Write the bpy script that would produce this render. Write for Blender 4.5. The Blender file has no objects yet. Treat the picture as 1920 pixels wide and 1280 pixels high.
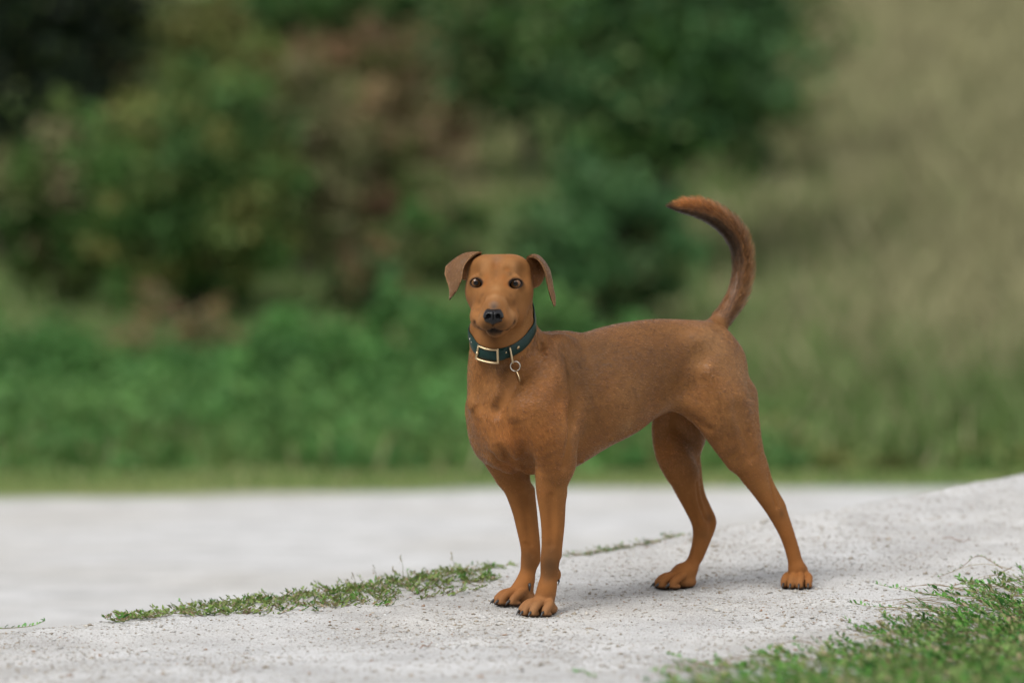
import bpy, bmesh, math, random
import numpy as np
from mathutils import Vector, Matrix

# ------------------------------------------------------------------ camera, sky, sun, exposure
SC = bpy.context.scene
F = 1920 * 135.0 / 36.0            # focal length in photograph pixels (1920 wide)
HC = 0.578                        # camera height
PITCH = math.atan(80 / F)         # looks down a little
CAM = np.array([0.0, 0.0, HC])
FOCUS = 7.035

cam_d = bpy.data.cameras.new('camera')
cam_o = bpy.data.objects.new('camera', cam_d)
SC.collection.objects.link(cam_o)
cam_o.location = (0, 0, HC)
cam_o.rotation_euler = (math.radians(90) - PITCH, 0, 0)
cam_d.lens = 135.0
cam_d.sensor_width = 36.0
cam_d.clip_start = 0.05
cam_d.clip_end = 2000
cam_d.dof.use_dof = True
cam_d.dof.focus_distance = FOCUS
cam_d.dof.aperture_fstop = 2.1
SC.camera = cam_o

SUN_EL, SUN_AZ = math.radians(50), math.radians(-40)   # high, behind the camera's left shoulder
world = bpy.data.worlds.new('World')
SC.world = world
world.use_nodes = True
wn = world.node_tree
wn.nodes.clear()
w_out = wn.nodes.new('ShaderNodeOutputWorld')
w_bg = wn.nodes.new('ShaderNodeBackground')
w_sky = wn.nodes.new('ShaderNodeTexSky')
w_sky.sky_type = 'NISHITA'
w_sky.sun_disc = False
w_sky.sun_elevation = SUN_EL
w_sky.sun_rotation = math.radians(180) + SUN_AZ
w_sky.air_density = 1.0
w_sky.dust_density = 2.0
w_sky.ozone_density = 1.0
w_hsv = wn.nodes.new('ShaderNodeHueSaturation')      # overcast: the blue is washed out by cloud
w_hsv.inputs['Saturation'].default_value = 0.25
wn.links.new(w_sky.outputs[0], w_hsv.inputs['Color'])
wn.links.new(w_hsv.outputs[0], w_bg.inputs['Color'])
w_bg.inputs['Strength'].default_value = 0.062
wn.links.new(w_bg.outputs[0], w_out.inputs['Surface'])

sun_d = bpy.data.lights.new('sun', 'SUN')
sun_d.energy = 1.5
sun_d.angle = math.radians(34)
sun_d.color = (1.0, 0.975, 0.94)
sun_o = bpy.data.objects.new('sun', sun_d)
SC.collection.objects.link(sun_o)
# direction the light travels: from behind-left above the camera, towards the dog
sx = math.sin(SUN_AZ) * math.cos(SUN_EL); sy = -math.cos(SUN_AZ) * math.cos(SUN_EL); sz = math.sin(SUN_EL)
sun_o.rotation_euler = Vector((-sx, -sy, -sz)).to_track_quat('-Z', 'Y').to_euler()
sun_o.location = (0, 0, 10)

SC.view_settings.view_transform = 'Standard'
SC.view_settings.look = 'None'
SC.view_settings.exposure = 1.46
SC.view_settings.gamma = 1.0
SC.view_settings.use_curve_mapping = False
SC.render.engine = 'CYCLES'
SC.cycles.use_denoising = True
SC.cycles.max_bounces = 8
SC.cycles.transparent_max_bounces = 8
SC.cycles.caustics_reflective = False
SC.cycles.caustics_refractive = False

# ------------------------------------------------------------------ helpers
COL = SC.collection
rng = np.random.default_rng(11)
random.seed(5)

def new_obj(name, data, parent=None):
    o = bpy.data.objects.new(name, data)
    COL.objects.link(o)
    if parent is not None:
        o.parent = parent
    return o

def mesh_np(name, verts, faces, mat=None, smooth=True):
    """verts Nx3, faces list or MxK array"""
    me = bpy.data.meshes.new(name)
    verts = np.asarray(verts, dtype=np.float32)
    if isinstance(faces, np.ndarray):
        m, k = faces.shape
        me.vertices.add(len(verts)); me.vertices.foreach_set('co', verts.ravel())
        me.loops.add(m * k); me.loops.foreach_set('vertex_index', faces.astype(np.int32).ravel())
        me.polygons.add(m)
        me.polygons.foreach_set('loop_start', np.arange(0, m * k, k, dtype=np.int32))
        me.polygons.foreach_set('loop_total', np.full(m, k, dtype=np.int32))
        me.update(calc_edges=True)
    else:
        me.from_pydata([tuple(map(float, v)) for v in verts], [], faces)
        me.update()
    me.validate()
    if smooth:
        me.polygons.foreach_set('use_smooth', np.ones(len(me.polygons), dtype=bool))
    if mat is not None:
        me.materials.append(mat)
    return me

def tag(o, label, cat=None, group=None, kind=None):
    if label: o['label'] = label
    if cat: o['category'] = cat
    if group: o['group'] = group
    if kind: o['kind'] = kind
    return o

def set_color_attr(me, name, rgb):
    a = me.attributes.new(name, 'FLOAT_COLOR', 'POINT')
    c = np.ones((len(rgb), 4), dtype=np.float32); c[:, :3] = rgb
    a.data.foreach_set('color', c.ravel())

def material(name):
    m = bpy.data.materials.new(name); m.use_nodes = True
    nt = m.node_tree
    b = nt.nodes.get('Principled BSDF')
    return m, nt, b

def node(nt, kind, **kw):
    n = nt.nodes.new(kind)
    for k, v in kw.items():
        if hasattr(n, k) and not k[0].isupper():
            setattr(n, k, v)
        else:
            n.inputs[k].default_value = v
    return n

def ramp(nt, stops):
    r = nt.nodes.new('ShaderNodeValToRGB')
    el = r.color_ramp.elements
    while len(el) < len(stops): el.new(0.5)
    for e, (p, c) in zip(el, stops):
        e.position = p; e.color = (*c, 1) if len(c) == 3 else c
    return r

def smoothstep(a, b, x):
    u = np.clip((x - a) / (b - a), 0, 1)
    return u * u * (3 - 2 * u)

# value noise for geometry
def hash_noise(p, seed=0):
    """smooth 3D value noise, p Nx3, returns -1..1"""
    p = np.asarray(p, dtype=np.float64)
    i = np.floor(p).astype(np.int64); f = p - i
    f = f * f * (3 - 2 * f)
    out = np.zeros(len(p))
    for dx in (0, 1):
        for dy in (0, 1):
            for dz in (0, 1):
                n = ((i[:, 0] + dx) * 73856093) ^ ((i[:, 1] + dy) * 19349663) ^ ((i[:, 2] + dz) * 83492791) ^ (seed * 2654435761)
                n = (n ^ (n >> 13)) * 1274126177
                v = ((n ^ (n >> 16)) & 0xffff) / 32767.5 - 1
                w = (f[:, 0] if dx else 1 - f[:, 0]) * (f[:, 1] if dy else 1 - f[:, 1]) * (f[:, 2] if dz else 1 - f[:, 2])
                out += v * w
    return out

def fbm(p, octaves=3, seed=0):
    p = np.asarray(p, dtype=np.float64); a = 1.0; out = 0; tot = 0
    for o in range(octaves):
        out = out + a * hash_noise(p * 2 ** o + 17.3 * o, seed + o); tot += a; a *= 0.5
    return out / tot

# pixel of the photograph -> ray
FW = np.array([0, math.cos(PITCH), -math.sin(PITCH)]); UP = np.array([0, math.sin(PITCH), math.cos(PITCH)]); RT = np.array([1.0, 0, 0])
def ray(px, py):
    return FW + (px - 960) / F * RT - (py - 640) / F * UP
def at_depth(px, py, Y):
    d = ray(px, py)
    return CAM + d * (Y / d[1])
# ------------------------------------------------------------------ the dog: frame and signed-distance sculpting
# dog frame: s forward, t to its left (the side we see), z up
YAW = math.radians(35)
cY, sY = math.cos(YAW), math.sin(YAW)
SDIR = np.array([-cY, -sY, 0]); TDIR = np.array([sY, -cY, 0])
DOG0 = np.array([0.017, 7.060, 0.0])

def to_dog(p):
    q = np.asarray(p) - DOG0
    return np.stack([q @ SDIR, q @ TDIR, q[..., 2]], axis=-1)
def to_world(p):
    p = np.asarray(p)
    return DOG0 + p[..., :1] * SDIR + p[..., 1:2] * TDIR + p[..., 2:3] * np.array([0, 0, 1.0])
CAM_L = to_dog(CAM)
def ray_l(px, py):
    d = ray(px, py)
    return np.array([d @ SDIR, d @ TDIR, d[2]])
def D(px, py, t):
    """point of the dog frame seen at that pixel and lying t to the left of the dog's median plane"""
    d = ray_l(px, py)
    return CAM_L + d * ((t - CAM_L[1]) / d[1])
def mid_depth(px, py, Y):
    return to_dog(at_depth(px, py, Y))
YH = 6.930      # depth of the point between the eyes
def HP(px, py, y):
    """head point: pixel and millimetres towards the viewer from the eye line"""
    return to_dog(at_depth(px, py, YH - y / 1000.0))
HX = np.array([-cY, sY, 0.0]); HY = np.array([sY, cY, 0.0]); HZ = np.array([0, 0, 1.0])
HM = np.stack([HX, HY, HZ])        # rows: the head's right, towards the viewer, up

VOX = 0.0022
LO = np.array([-0.70, -0.165, -0.03]); HI = np.array([0.24, 0.215, 0.80])
NG = np.ceil((HI - LO) / VOX).astype(int)
AX = [LO[i] + VOX * np.arange(NG[i]) for i in range(3)]
FIELD = np.full(NG, 0.2, dtype=np.float32)
FLOW = []       # (centre, direction, radius) of the lie of the coat

def block(lo, hi):
    a = np.maximum(np.floor((lo - LO) / VOX).astype(int), 0)
    b = np.minimum(np.ceil((hi - LO) / VOX).astype(int) + 1, NG)
    return tuple(slice(a[i], b[i]) for i in range(3))
def coords(sl):
    return (AX[0][sl[0]][:, None, None].astype(np.float32), AX[1][sl[1]][None, :, None].astype(np.float32), AX[2][sl[2]][None, None, :].astype(np.float32))
def smin(a, b, k):
    h = np.maximum(k - np.abs(a - b), 0) / k
    return np.minimum(a, b) - h * h * k * 0.25
def union(sl, d, k):
    FIELD[sl] = smin(FIELD[sl], d, k)
def carve(sl, d, k):
    FIELD[sl] = -smin(-FIELD[sl], d, k)

def catmull(P, n):
    P = np.asarray(P, float)
    Q = np.vstack([2 * P[0] - P[1], P, 2 * P[-1] - P[-2]])
    out = []
    for i in range(1, len(Q) - 2):
        u = np.linspace(0, 1, n, endpoint=False)[:, None]
        a, b, c, d = Q[i - 1], Q[i], Q[i + 1], Q[i + 2]
        out.append(0.5 * (2 * b + (c - a) * u + (2 * a - 5 * b + 4 * c - d) * u ** 2 + (3 * b - a - 3 * c + d) * u ** 3))
    return np.vstack(out + [P[-1:]])

def tube(P, R, k=0.012, n=4, squash=None, op='union', flow=True):
    """swept tube, points in the dog frame, radii in metres; squash = (axis, factor) thins it along that axis"""
    P = np.asarray(P, float); R = np.asarray(R, float)
    PR = catmull(np.column_stack([P, R]), n)
    P, R = PR[:, :3], np.maximum(PR[:, 3], 0.0008)
    m = R.max() + k + 2 * VOX
    sl = block(P.min(0) - m, P.max(0) + m)
    x, y, z = coords(sl)
    if squash is not None:
        ax, f = np.asarray(squash[0], float), squash[1]
        ax = ax / np.linalg.norm(ax)
        dot = x * ax[0] + y * ax[1] + z * ax[2]
        x = x + (f - 1) * dot * ax[0]; y = y + (f - 1) * dot * ax[1]; z = z + (f - 1) * dot * ax[2]
        P2 = P + (f - 1) * (P @ ax)[:, None] * ax
    else:
        P2 = P
    best = None
    for i in range(len(P2) - 1):
        a, b = P2[i], P2[i + 1]; ab = b - a; L = float(ab @ ab) + 1e-12
        h = np.clip(((x - a[0]) * ab[0] + (y - a[1]) * ab[1] + (z - a[2]) * ab[2]) / L, 0, 1)
        d = np.sqrt((x - a[0] - h * ab[0]) ** 2 + (y - a[1] - h * ab[1]) ** 2 + (z - a[2] - h * ab[2]) ** 2) - (R[i] + h * (R[i + 1] - R[i]))
        best = d if best is None else np.minimum(best, d)
    (union if op == 'union' else carve)(sl, best.astype(np.float32), k)
    if flow and op == 'union':
        for i in range(0, len(P) - 1, 2):
            v = P[min(i + 2, len(P) - 1)] - P[i]
            FLOW.append((0.5 * (P[min(i + 2, len(P) - 1)] + P[i]), v / (np.linalg.norm(v) + 1e-9), R[i]))

def ell(c, r, M=None, k=0.02, op='union', flow=None):
    """ellipsoid, radii along the rows of M"""
    c = np.asarray(c, float); r = np.asarray(r, float)
    M = np.eye(3) if M is None else np.asarray(M)
    ext = np.sqrt(((M * r[:, None]) ** 2).sum(0)) + k + 2 * VOX
    sl = block(c - ext, c + ext)
    x, y, z = coords(sl); x = x - c[0]; y = y - c[1]; z = z - c[2]
    q = 0; g = 0
    for i in range(3):
        u = (x * M[i, 0] + y * M[i, 1] + z * M[i, 2]) / r[i]
        q = q + u * u; g = g + (u / r[i]) ** 2
    q = np.sqrt(q); g = np.sqrt(g) + 1e-9
    d = q * (q - 1) / np.maximum(g, 1e-6)
    (union if op == 'union' else carve)(sl, d.astype(np.float32), k)
    if flow is not None:
        FLOW.append((c, np.asarray(flow, float) / np.linalg.norm(flow), float(np.mean(r))))

def rot_frame(fwd, up=(0, 0, 1)):
    f = np.asarray(fwd, float); f = f / np.linalg.norm(f)
    s = np.cross(up, f); s = s / np.linalg.norm(s); u = np.cross(f, s)
    return np.stack([f, s, u])

def spline1(xs, ys, q, sm=0.012):
    xs = np.asarray(xs, float); ys = np.asarray(ys, float)
    o = np.argsort(xs); xs, ys = xs[o], ys[o]
    g = np.linspace(xs[0] - 0.06, xs[-1] + 0.06, 900)
    v = np.interp(g, xs, ys)
    w = sm / (g[1] - g[0]); kx = np.arange(-int(3 * w) - 1, int(3 * w) + 2)
    ker = np.exp(-0.5 * (kx / w) ** 2); ker /= ker.sum()
    v = np.convolve(np.pad(v, len(kx) // 2, mode='edge'), ker, mode='valid')
    return np.interp(q, g, v)

# ---- torso: a loft along s, top and belly lines read off the outline
top_px = [(1022, 640), (1050, 629), (1078, 627), (1110, 620), (1150, 608), (1200, 600), (1235, 598), (1290, 600), (1330, 606), (1362, 625)]
bot_px = [(993, 890), (1060, 880), (1090, 861), (1148, 820), (1184, 798), (1220, 780), (1252, 771)]
tp = np.array([D(a, b, -0.01) for a, b in top_px]); bp = np.array([D(a, b, -0.005) for a, b in bot_px])
top_s = np.concatenate([[0.075, 0.06, 0.03, -0.02], tp[:, 0], [-0.465, -0.50]])
top_z = np.concatenate([[0.40, 0.43, 0.47, 0.50], tp[:, 2], [0.475, 0.43]])
bot_s = np.concatenate([[0.075, 0.06, 0.03], bp[:, 0], [-0.40, -0.45, -0.51]])
bot_z = np.concatenate([[0.37, 0.32, 0.262], bp[:, 2], [0.372, 0.39, 0.42]])
w_s = [0.075, 0.055, 0.02, -0.05, -0.12, -0.18, -0.24, -0.30, -0.35, -0.40, -0.44, -0.475, -0.51]
w_t = [0.028, 0.058, 0.078, 0.088, 0.096, 0.098, 0.092, 0.080, 0.074, 0.076, 0.070, 0.054, 0.02]
sl = block(np.array([-0.57, -0.15, 0.18]), np.array([0.11, 0.15, 0.60]))
x, y, z = coords(sl)
S = AX[0][sl[0]]
zt = spline1(top_s, top_z, S, 0.011)[:, None, None]; zb = spline1(bot_s, bot_z, S, 0.011)[:, None, None]
wt = spline1(w_s, w_t, S, 0.014)[:, None, None]
endf = np.minimum((0.082 - S) / 0.035, (S + 0.515) / 0.06); endf = np.sqrt(np.clip(1 - (1 - np.clip(endf, 0, 1)) ** 2, 0.0004, 1))[:, None, None]
zc = 0.5 * (zt + zb); hh = 0.5 * (zt - zb) * endf; ww = wt * endf
v = (z - zc) / hh
# egg section: broader above the middle towards the loin, brisket narrower
wv = ww * (1 - 0.16 * np.clip(-v, 0, 1.2) ** 1.5)
q = (np.abs(y / wv) ** 2.25 + np.abs(v) ** 2.25) ** (1 / 2.25)
union(sl, ((q - 1) * np.minimum(ww, hh)).astype(np.float32), 0.02)
for s_ in np.arange(0.04, -0.52, -0.05):
    for t_ in (-0.08, 0, 0.08):
        FLOW.append((np.array([s_, t_, 0.40]), np.array([-1, 0.0, -0.12]) / 1.007, 0.08))
        FLOW.append((np.array([s_, t_, 0.30]), np.array([-1, 0.0, -0.35]) / 1.06, 0.08))

# rib cage swell, loin and croup
for sgn in (1, -1):
    ell([-0.16, 0.046 * sgn, 0.405], [0.12, 0.050, 0.085], k=0.03)
    ell(D(1312, 684, 0.0) * [1, 0, 1] + [0, 0.036 * sgn, 0], [0.070, 0.044, 0.070], k=0.03)      # croup and hip
    ell(D(1370, 728, 0.055)* [1, 0, 1] + [0.0, 0.044 * sgn, 0], [0.036, 0.032, 0.066], k=0.028)    # buttock
# point of the hip bone, seen as a soft knob
ell(D(1310, 640, 0.062), [0.03, 0.02, 0.02], k=0.03)
ell(D(1310, 640, 0.062) * [1, -1, 1], [0.03, 0.02, 0.02], k=0.03)
# withers
ell(D(1050, 655, 0.0), [0.045, 0.030, 0.026], k=0.03)

# ---- neck and fore-chest
neck = [HP(940, 548, -85), HP(943, 590, -88), HP(945, 640, -92), D(950, 700, 0.0), D(962, 770, 0.0)]
tube(neck, [0.048, 0.0515, 0.057, 0.067, 0.070], k=0.025, n=5)
nape = [HP(950, 540, -105), HP(957, 592, -118), D(985, 655, 0.0), D(1040, 690, 0.0)]
tube(nape, [0.040, 0.036, 0.040, 0.05], k=0.03, n=5)
throat = [HP(935, 600, -82), HP(931, 650, -72), D(929, 705, 0.005), D(932, 770, 0.0), D(945, 840, 0.0)]
tube(throat, [0.034, 0.037, 0.043, 0.047, 0.040], k=0.03, n=5)
# prosternum (breast bone point) and the two breast muscles
ell(D(929, 735, 0.0), [0.024, 0.022, 0.038], k=0.03)
for sgn, px, py in ((1, 956, 795), (-1, 917, 786)):
    ell(D(px, py, 0.042 * sgn), [0.040, 0.042, 0.080], k=0.022, flow=(-0.2, 0.1 * sgn, -1))

# ---- fore limbs
LAT = (0, 1, 0)
def upper_fore(sgn, pts_px, t_el):
    pass
# shoulder blade and upper arm: near side
tube([D(1052, 655, 0.050), D(1030, 710, 0.074), D(1003, 768, 0.084)], [0.026, 0.040, 0.042], k=0.03, squash=(LAT, 1.35))
tube([D(1000, 770, 0.082), D(1022, 815, 0.088), D(1043, 868, 0.080)], [0.043, 0.042, 0.034], k=0.022, squash=(LAT, 1.2))
tube([D(1062, 690, 0.064), D(1060, 760, 0.078), D(1054, 830, 0.081), D(1050, 872, 0.074)], [0.018, 0.027, 0.026, 0.018], k=0.032, squash=(LAT, 1.3))   # triceps
# far side mirrors it
tube([D(1052, 655, 0.050) * [1, -1, 1], D(1030, 710, 0.074) * [1, -1, 1], D(1003, 768, 0.076) * [1, -1, 1]], [0.024, 0.036, 0.036], k=0.025, squash=(LAT, 1.35))
tube([D(1000, 770, 0.074) * [1, -1, 1], D(925, 828, -0.070), D(954, 884, -0.068)], [0.036, 0.036, 0.030], k=0.02, squash=(LAT, 1.2))

def paw(base, ankle, ang, wid, length, lift=0.0):
    """base: middle of the sole in the dog frame; ankle: lower end of the leg; ang: turn from the dog's forward to its left"""
    f = np.array([math.cos(ang), math.sin(ang), 0]); l = np.array([-math.sin(ang), math.cos(ang), 0]); u = np.array([0, 0, 1.0])
    P = lambda a, b, c: base + f * a + l * b + u * c
    W, L = wid, length
    claws = []
    # pastern pad
    ell(P(-0.22 * L, 0, 0.013), [0.3 * L, 0.36 * W, 0.013], np.stack([f, l, u]), k=0.012)
    tube([ankle, P(-0.14 * L, 0, 0.031), P(0.06 * L, 0, 0.021)], [0.0155, 0.0185, 0.013], k=0.010, n=4)
    for i, (b, a0, r) in enumerate(((-0.41, -0.10, 0.0076), (-0.140, 0.08, 0.0080), (0.140, 0.08, 0.0080), (0.41, -0.10, 0.0076))):
        root = P(-0.14 * L, b * 0.55 * W, 0.029)
        kn = P((a0 + 0.16) * L, b * 0.98 * W, 0.0235)
        mid = P((a0 + 0.33) * L, b * 1.08 * W, 0.0155)
        tip = P((a0 + 0.38) * L, b * 1.10 * W, 0.0088)
        tube([root, kn, mid, tip], [r * 0.92, r * 1.06, r * 1.0, r * 0.86], k=0.0010, n=5)
        # digital pad
        ell(P((a0 + 0.27) * L, b * 1.06 * W, 0.0062), [0.011, 0.0075, 0.006], np.stack([f, l, u]), k=0.003)
        claws.append((P((a0 + 0.47) * L, b * 1.12 * W, 0.0125), f * math.cos(b * 0.25) + l * math.sin(b * 0.25)))
    return claws

CLAWS = []
def ground_pt(px, py, t):
    return D(px, py, t)

PAW_NF = D(1013, 1155.5, 0.050); PAW_FF = D(968, 1135, -0.052)
PAW_NH = D(1496, 1103.5, 0.070); PAW_FH = D(1268, 1104, -0.066)

# near fore leg
T = 0.072
pts = [(1036, 872, T), (1036, 905, 0.068), (1035, 945, 0.062), (1035, 985, 0.058), (1032, 1024, 0.055), (1031, 1052, 0.054), (1029, 1080, 0.053), (1025, 1106, 0.052)]
nf = [D(*p) for p in pts]
tube(nf, [0.031, 0.0245, 0.0215, 0.0190, 0.0172, 0.0182, 0.0162, 0.0160], k=0.018, squash=(LAT, 1.12))
tube([D(1054, 868, T), D(1056, 893, 0.071), D(1050, 925, 0.066)], [0.013, 0.009, 0.007], k=0.014)     # point of the elbow
tube([D(1049, 925, 0.06), D(1048, 980, 0.056), D(1046, 1040, 0.053)], [0.011, 0.0095, 0.006], k=0.014)  # flexor
ell(D(1044, 1077, 0.050), [0.008, 0.008, 0.012], k=0.010)          # stopper pad
CL = paw(PAW_NF, D(1026, 1100, 0.052), math.radians(20), 0.058, 0.082); CLAWS += CL
# far fore leg
pts = [(957, 868, -0.066), (968, 905, -0.064), (980, 950, -0.060), (987, 990, -0.056), (993, 1026, -0.054), (993, 1050, -0.053), (989, 1076, -0.053), (985, 1096, -0.053)]
ff = [D(*p) for p in pts]
tube(ff, [0.032, 0.0275, 0.0222, 0.0190, 0.0172, 0.0170, 0.0146, 0.0142], k=0.016, squash=(LAT, 1.12))
tube([D(990, 920, -0.064), D(996, 965, -0.060), D(1001, 1010, -0.057), D(1004, 1050, -0.054)], [0.012, 0.010, 0.009, 0.007], k=0.014)
CL = paw(PAW_FF, D(985, 1088, -0.053), math.radians(-6), 0.054, 0.080); CLAWS += CL

# straps of muscle down the neck, edge of the shoulder blade, forearm
tube([HP(984, 596, -70), D(985, 650, 0.035), D(966, 705, 0.030), D(942, 742, 0.012)], [0.012, 0.014, 0.014, 0.010], k=0.012)
tube([HP(893, 612, -70), D(898, 660, -0.040), D(910, 712, -0.030), D(922, 745, -0.008)], [0.011, 0.013, 0.013, 0.010], k=0.012)
tube([D(1050, 662, 0.062), D(1030, 712, 0.090), D(1006, 764, 0.100)], [0.010, 0.013, 0.012], k=0.016)
tube([D(1046, 770, 0.098), D(1052, 822, 0.101), D(1050, 868, 0.090)], [0.013, 0.016, 0.010], k=0.016)
tube([D(1018, 890, 0.072), D(1020, 925, 0.067), D(1023, 965, 0.062), D(1025, 1010, 0.057)], [0.014, 0.014, 0.010, 0.006], k=0.008)
tube([D(962, 890, -0.058), D(974, 930, -0.056), D(984, 975, -0.054)], [0.014, 0.013, 0.009], k=0.008)

# ---- hind limbs
# near: thigh, second thigh, hock, metatarsus
nh = [D(*p) for p in [(1335, 690, 0.060), (1356, 745, 0.072), (1376, 800, 0.074), (1393, 846, 0.074), (1409, 882, 0.073), (1427, 914, 0.072), (1447, 948, 0.071), (1461, 972, 0.070), (1473, 996, 0.070), (1483, 1022, 0.070), (1490, 1048, 0.070), (1495, 1074, 0.070)]]
tube(nh, [0.050, 0.052, 0.043, 0.0345, 0.0278, 0.0215, 0.0170, 0.0160, 0.0150, 0.0146, 0.0146, 0.0150], k=0.024, squash=(LAT, 1.22))
tube([D(1300, 716, 0.058), D(1322, 765, 0.066), D(1348, 812, 0.070), D(1376, 862, 0.072)], [0.030, 0.034, 0.026, 0.014], k=0.03, squash=(LAT, 1.5))   # quadriceps
tube([D(1392, 745, 0.066), D(1400, 800, 0.070), D(1414, 848, 0.072), D(1428, 880, 0.072)], [0.032, 0.027, 0.018, 0.010], k=0.022, squash=(LAT, 1.4))   # hamstrings
tube([D(1424, 862, 0.072), D(1443, 905, 0.071), D(1457, 930, 0.070), D(1465, 947, 0.070), D(1472, 970, 0.070), D(1480, 1000, 0.070)], [0.010, 0.0068, 0.0066, 0.0078, 0.0075, 0.006], k=0.009)   # Achilles tendon and heel
CL = paw(PAW_NH, D(1495, 1066, 0.070), math.radians(42), 0.052, 0.076); CLAWS += CL
# far
fh = [D(*p) for p in [(1310, 690, -0.058), (1292, 745, -0.066), (1280, 800, -0.068), (1274, 846, -0.068), (1280, 880, -0.068), (1287, 910, -0.068), (1298, 942, -0.067), (1311, 974, -0.066), (1314, 996, -0.066), (1311, 1020, -0.066), (1303, 1046, -0.066), (1291, 1072, -0.066)]]
tube(fh, [0.048, 0.054, 0.052, 0.044, 0.034, 0.0270, 0.0205, 0.0178, 0.0165, 0.0152, 0.0140, 0.0140], k=0.02, squash=(LAT, 1.2))
tube([D(1246, 760, -0.045), D(1238, 800, -0.060), D(1244, 848, -0.066), D(1262, 890, -0.067)], [0.016, 0.018, 0.017, 0.012], k=0.02, squash=(LAT, 1.4))
tube([D(1298, 846, -0.068), D(1306, 884, -0.068), D(1313, 920, -0.068), D(1327, 952, -0.067), D(1335, 975, -0.066), D(1332, 993, -0.066), D(1322, 1018, -0.066), D(1310, 1044, -0.066)], [0.014, 0.010, 0.0076, 0.0070, 0.0086, 0.0085, 0.008, 0.007], k=0.009)
CL = paw(PAW_FH, D(1291, 1068, -0.066), math.radians(-10), 0.054, 0.080); CLAWS += CL

tube([D(1432, 892, 0.072), D(1447, 922, 0.071), D(1461, 950, 0.070)], [0.0085, 0.0075, 0.009], k=0.01, squash=(LAT, 1.5))
tube([D(1304, 905, -0.068), D(1314, 945, -0.067), D(1325, 978, -0.066)], [0.009, 0.0085, 0.010], k=0.01, squash=(LAT, 1.5))
tube([D(1330, 700, 0.088), D(1358, 762, 0.098), D(1386, 820, 0.096), D(1404, 858, 0.088)], [0.016, 0.020, 0.016, 0.010], k=0.018, squash=(LAT, 1.2))
tube([D(1318, 735, 0.076), D(1338, 785, 0.084), D(1362, 832, 0.084)], [0.014, 0.017, 0.012], k=0.018, squash=(LAT, 1.2))
# flank fold from the belly to the near thigh
tube([D(1232, 752, 0.045), D(1262, 752, 0.055), D(1296, 764, 0.062)], [0.014, 0.013, 0.014], k=0.03)

# ---- tail
tail_px = [(1338, 628, 26), (1347, 607, 24), (1362, 583, 18.5), (1377, 553, 14.5), (1386, 520, 14), (1388, 487, 15), (1382, 457, 16), (1366, 431, 16), (1343, 411, 15), (1317, 398, 13), (1290, 391, 10), (1270, 389, 6.5), (1252, 386, 2.5)]
TAIL = np.array([D(a, b, 0.0) for a, b, r in tail_px])
tube(TAIL, [r / 1000 * 0.84 for a, b, r in tail_px], k=0.022, n=5)

# ---- head
ell(HP(936, 536, -64), [0.0585, 0.076, 0.051], HM, k=0.02)
for px in (911, 961):
    ell(HP(px, 505, -56), [0.032, 0.052, 0.0265], HM, k=0.018)           # flat, broad top of the head
for px in (898, 973):
    ell(HP(px, 551, -46), [0.0225, 0.036, 0.028], HM, k=0.018)           # cheek bone
    ell(HP(px + (8 if px < 937 else -5), 585, -36), [0.0175, 0.038, 0.026], HM, k=0.016)   # jaw muscle
ell(HP(935, 508, -26), [0.033, 0.027, 0.024], HM, k=0.02)                # forehead
for px, sg in ((901, 1), (961, -1)):
    tube([HP(px - 11 * sg, 518, -18), HP(px, 512, -8), HP(px + 12 * sg, 518, -6)], [0.0062, 0.0092, 0.0080], k=0.009, flow=False)   # brow bone
muz = [HP(933, 552, -18), HP(930.5, 570, 18), HP(927.5, 586, 52), HP(926, 594, 67)]
tube(muz, [0.0340, 0.0275, 0.0240, 0.0185], k=0.020, n=5, flow=False)
tube([HP(931, 535, -10), HP(929, 556, 26), HP(926.5, 574.5, 68)], [0.0165, 0.0140, 0.0120], k=0.008, flow=False)   # bridge
for px in (902, 951):
    sg = 1 if px < 926 else -1
    tube([HP(px - 3 * sg, 585, -6), HP(px + 0.5 * sg, 597, 26), HP(px + 11 * sg, 603.5, 63)], [0.0165, 0.0200, 0.0150], k=0.008, flow=False)  # flews
tube([HP(935, 597, -38), HP(930, 611, 8), HP(926, 619, 50)], [0.030, 0.0205, 0.0122], k=0.004, flow=False)   # lower jaw
for px in (884, 988):
    ell(HP(px, 508, -8), [0.012, 0.020, 0.016], HM, k=0.022, op='carve')  # hollow of the temple
for px in (906, 955):
    ell(HP(px, 559, 0), [0.011, 0.014, 0.014], HM, k=0.016)              # flesh below the eye
for i in range(6):
    FLOW.append((HP(937, 490 + 12 * i, -30), 0.5 * HZ - 0.9 * HY, 0.05))
for px, sg in ((900, -1), (930, 0), (965, 1)):
    FLOW.append((HP(px, 560, 0), -0.8 * HY + 0.35 * sg * HX + 0.15 * HZ, 0.03))
    FLOW.append((HP(px, 595, 30), -0.8 * HY + 0.45 * sg * HX - 0.1 * HZ, 0.03))
# ---- reading the field back: trilinear value and first hit along a pixel's ray
def sample(p):
    p = np.atleast_2d(p)
    g = (p - LO) / VOX
    g = np.clip(g, 0, np.array(NG) - 1.001)
    i = g.astype(int); f = g - i
    out = 0
    for a in (0, 1):
        for b in (0, 1):
            for c in (0, 1):
                w = (f[:, 0] if a else 1 - f[:, 0]) * (f[:, 1] if b else 1 - f[:, 1]) * (f[:, 2] if c else 1 - f[:, 2])
                out = out + w * FIELD[i[:, 0] + a, i[:, 1] + b, i[:, 2] + c]
    return out
def surf(px, py, y0=6.55, y1=7.65):
    d = ray_l(px, py); k = np.arange(y0, y1, 0.001)
    v = sample(CAM_L + k[:, None] * d)
    h = np.argmax(v < 0)
    if v[h] >= 0:
        h = np.argmin(v)
        return CAM_L + d * k[h]
    a = v[h - 1] / (v[h - 1] - v[h])
    return CAM_L + d * (k[h - 1] + a * 0.001)

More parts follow.
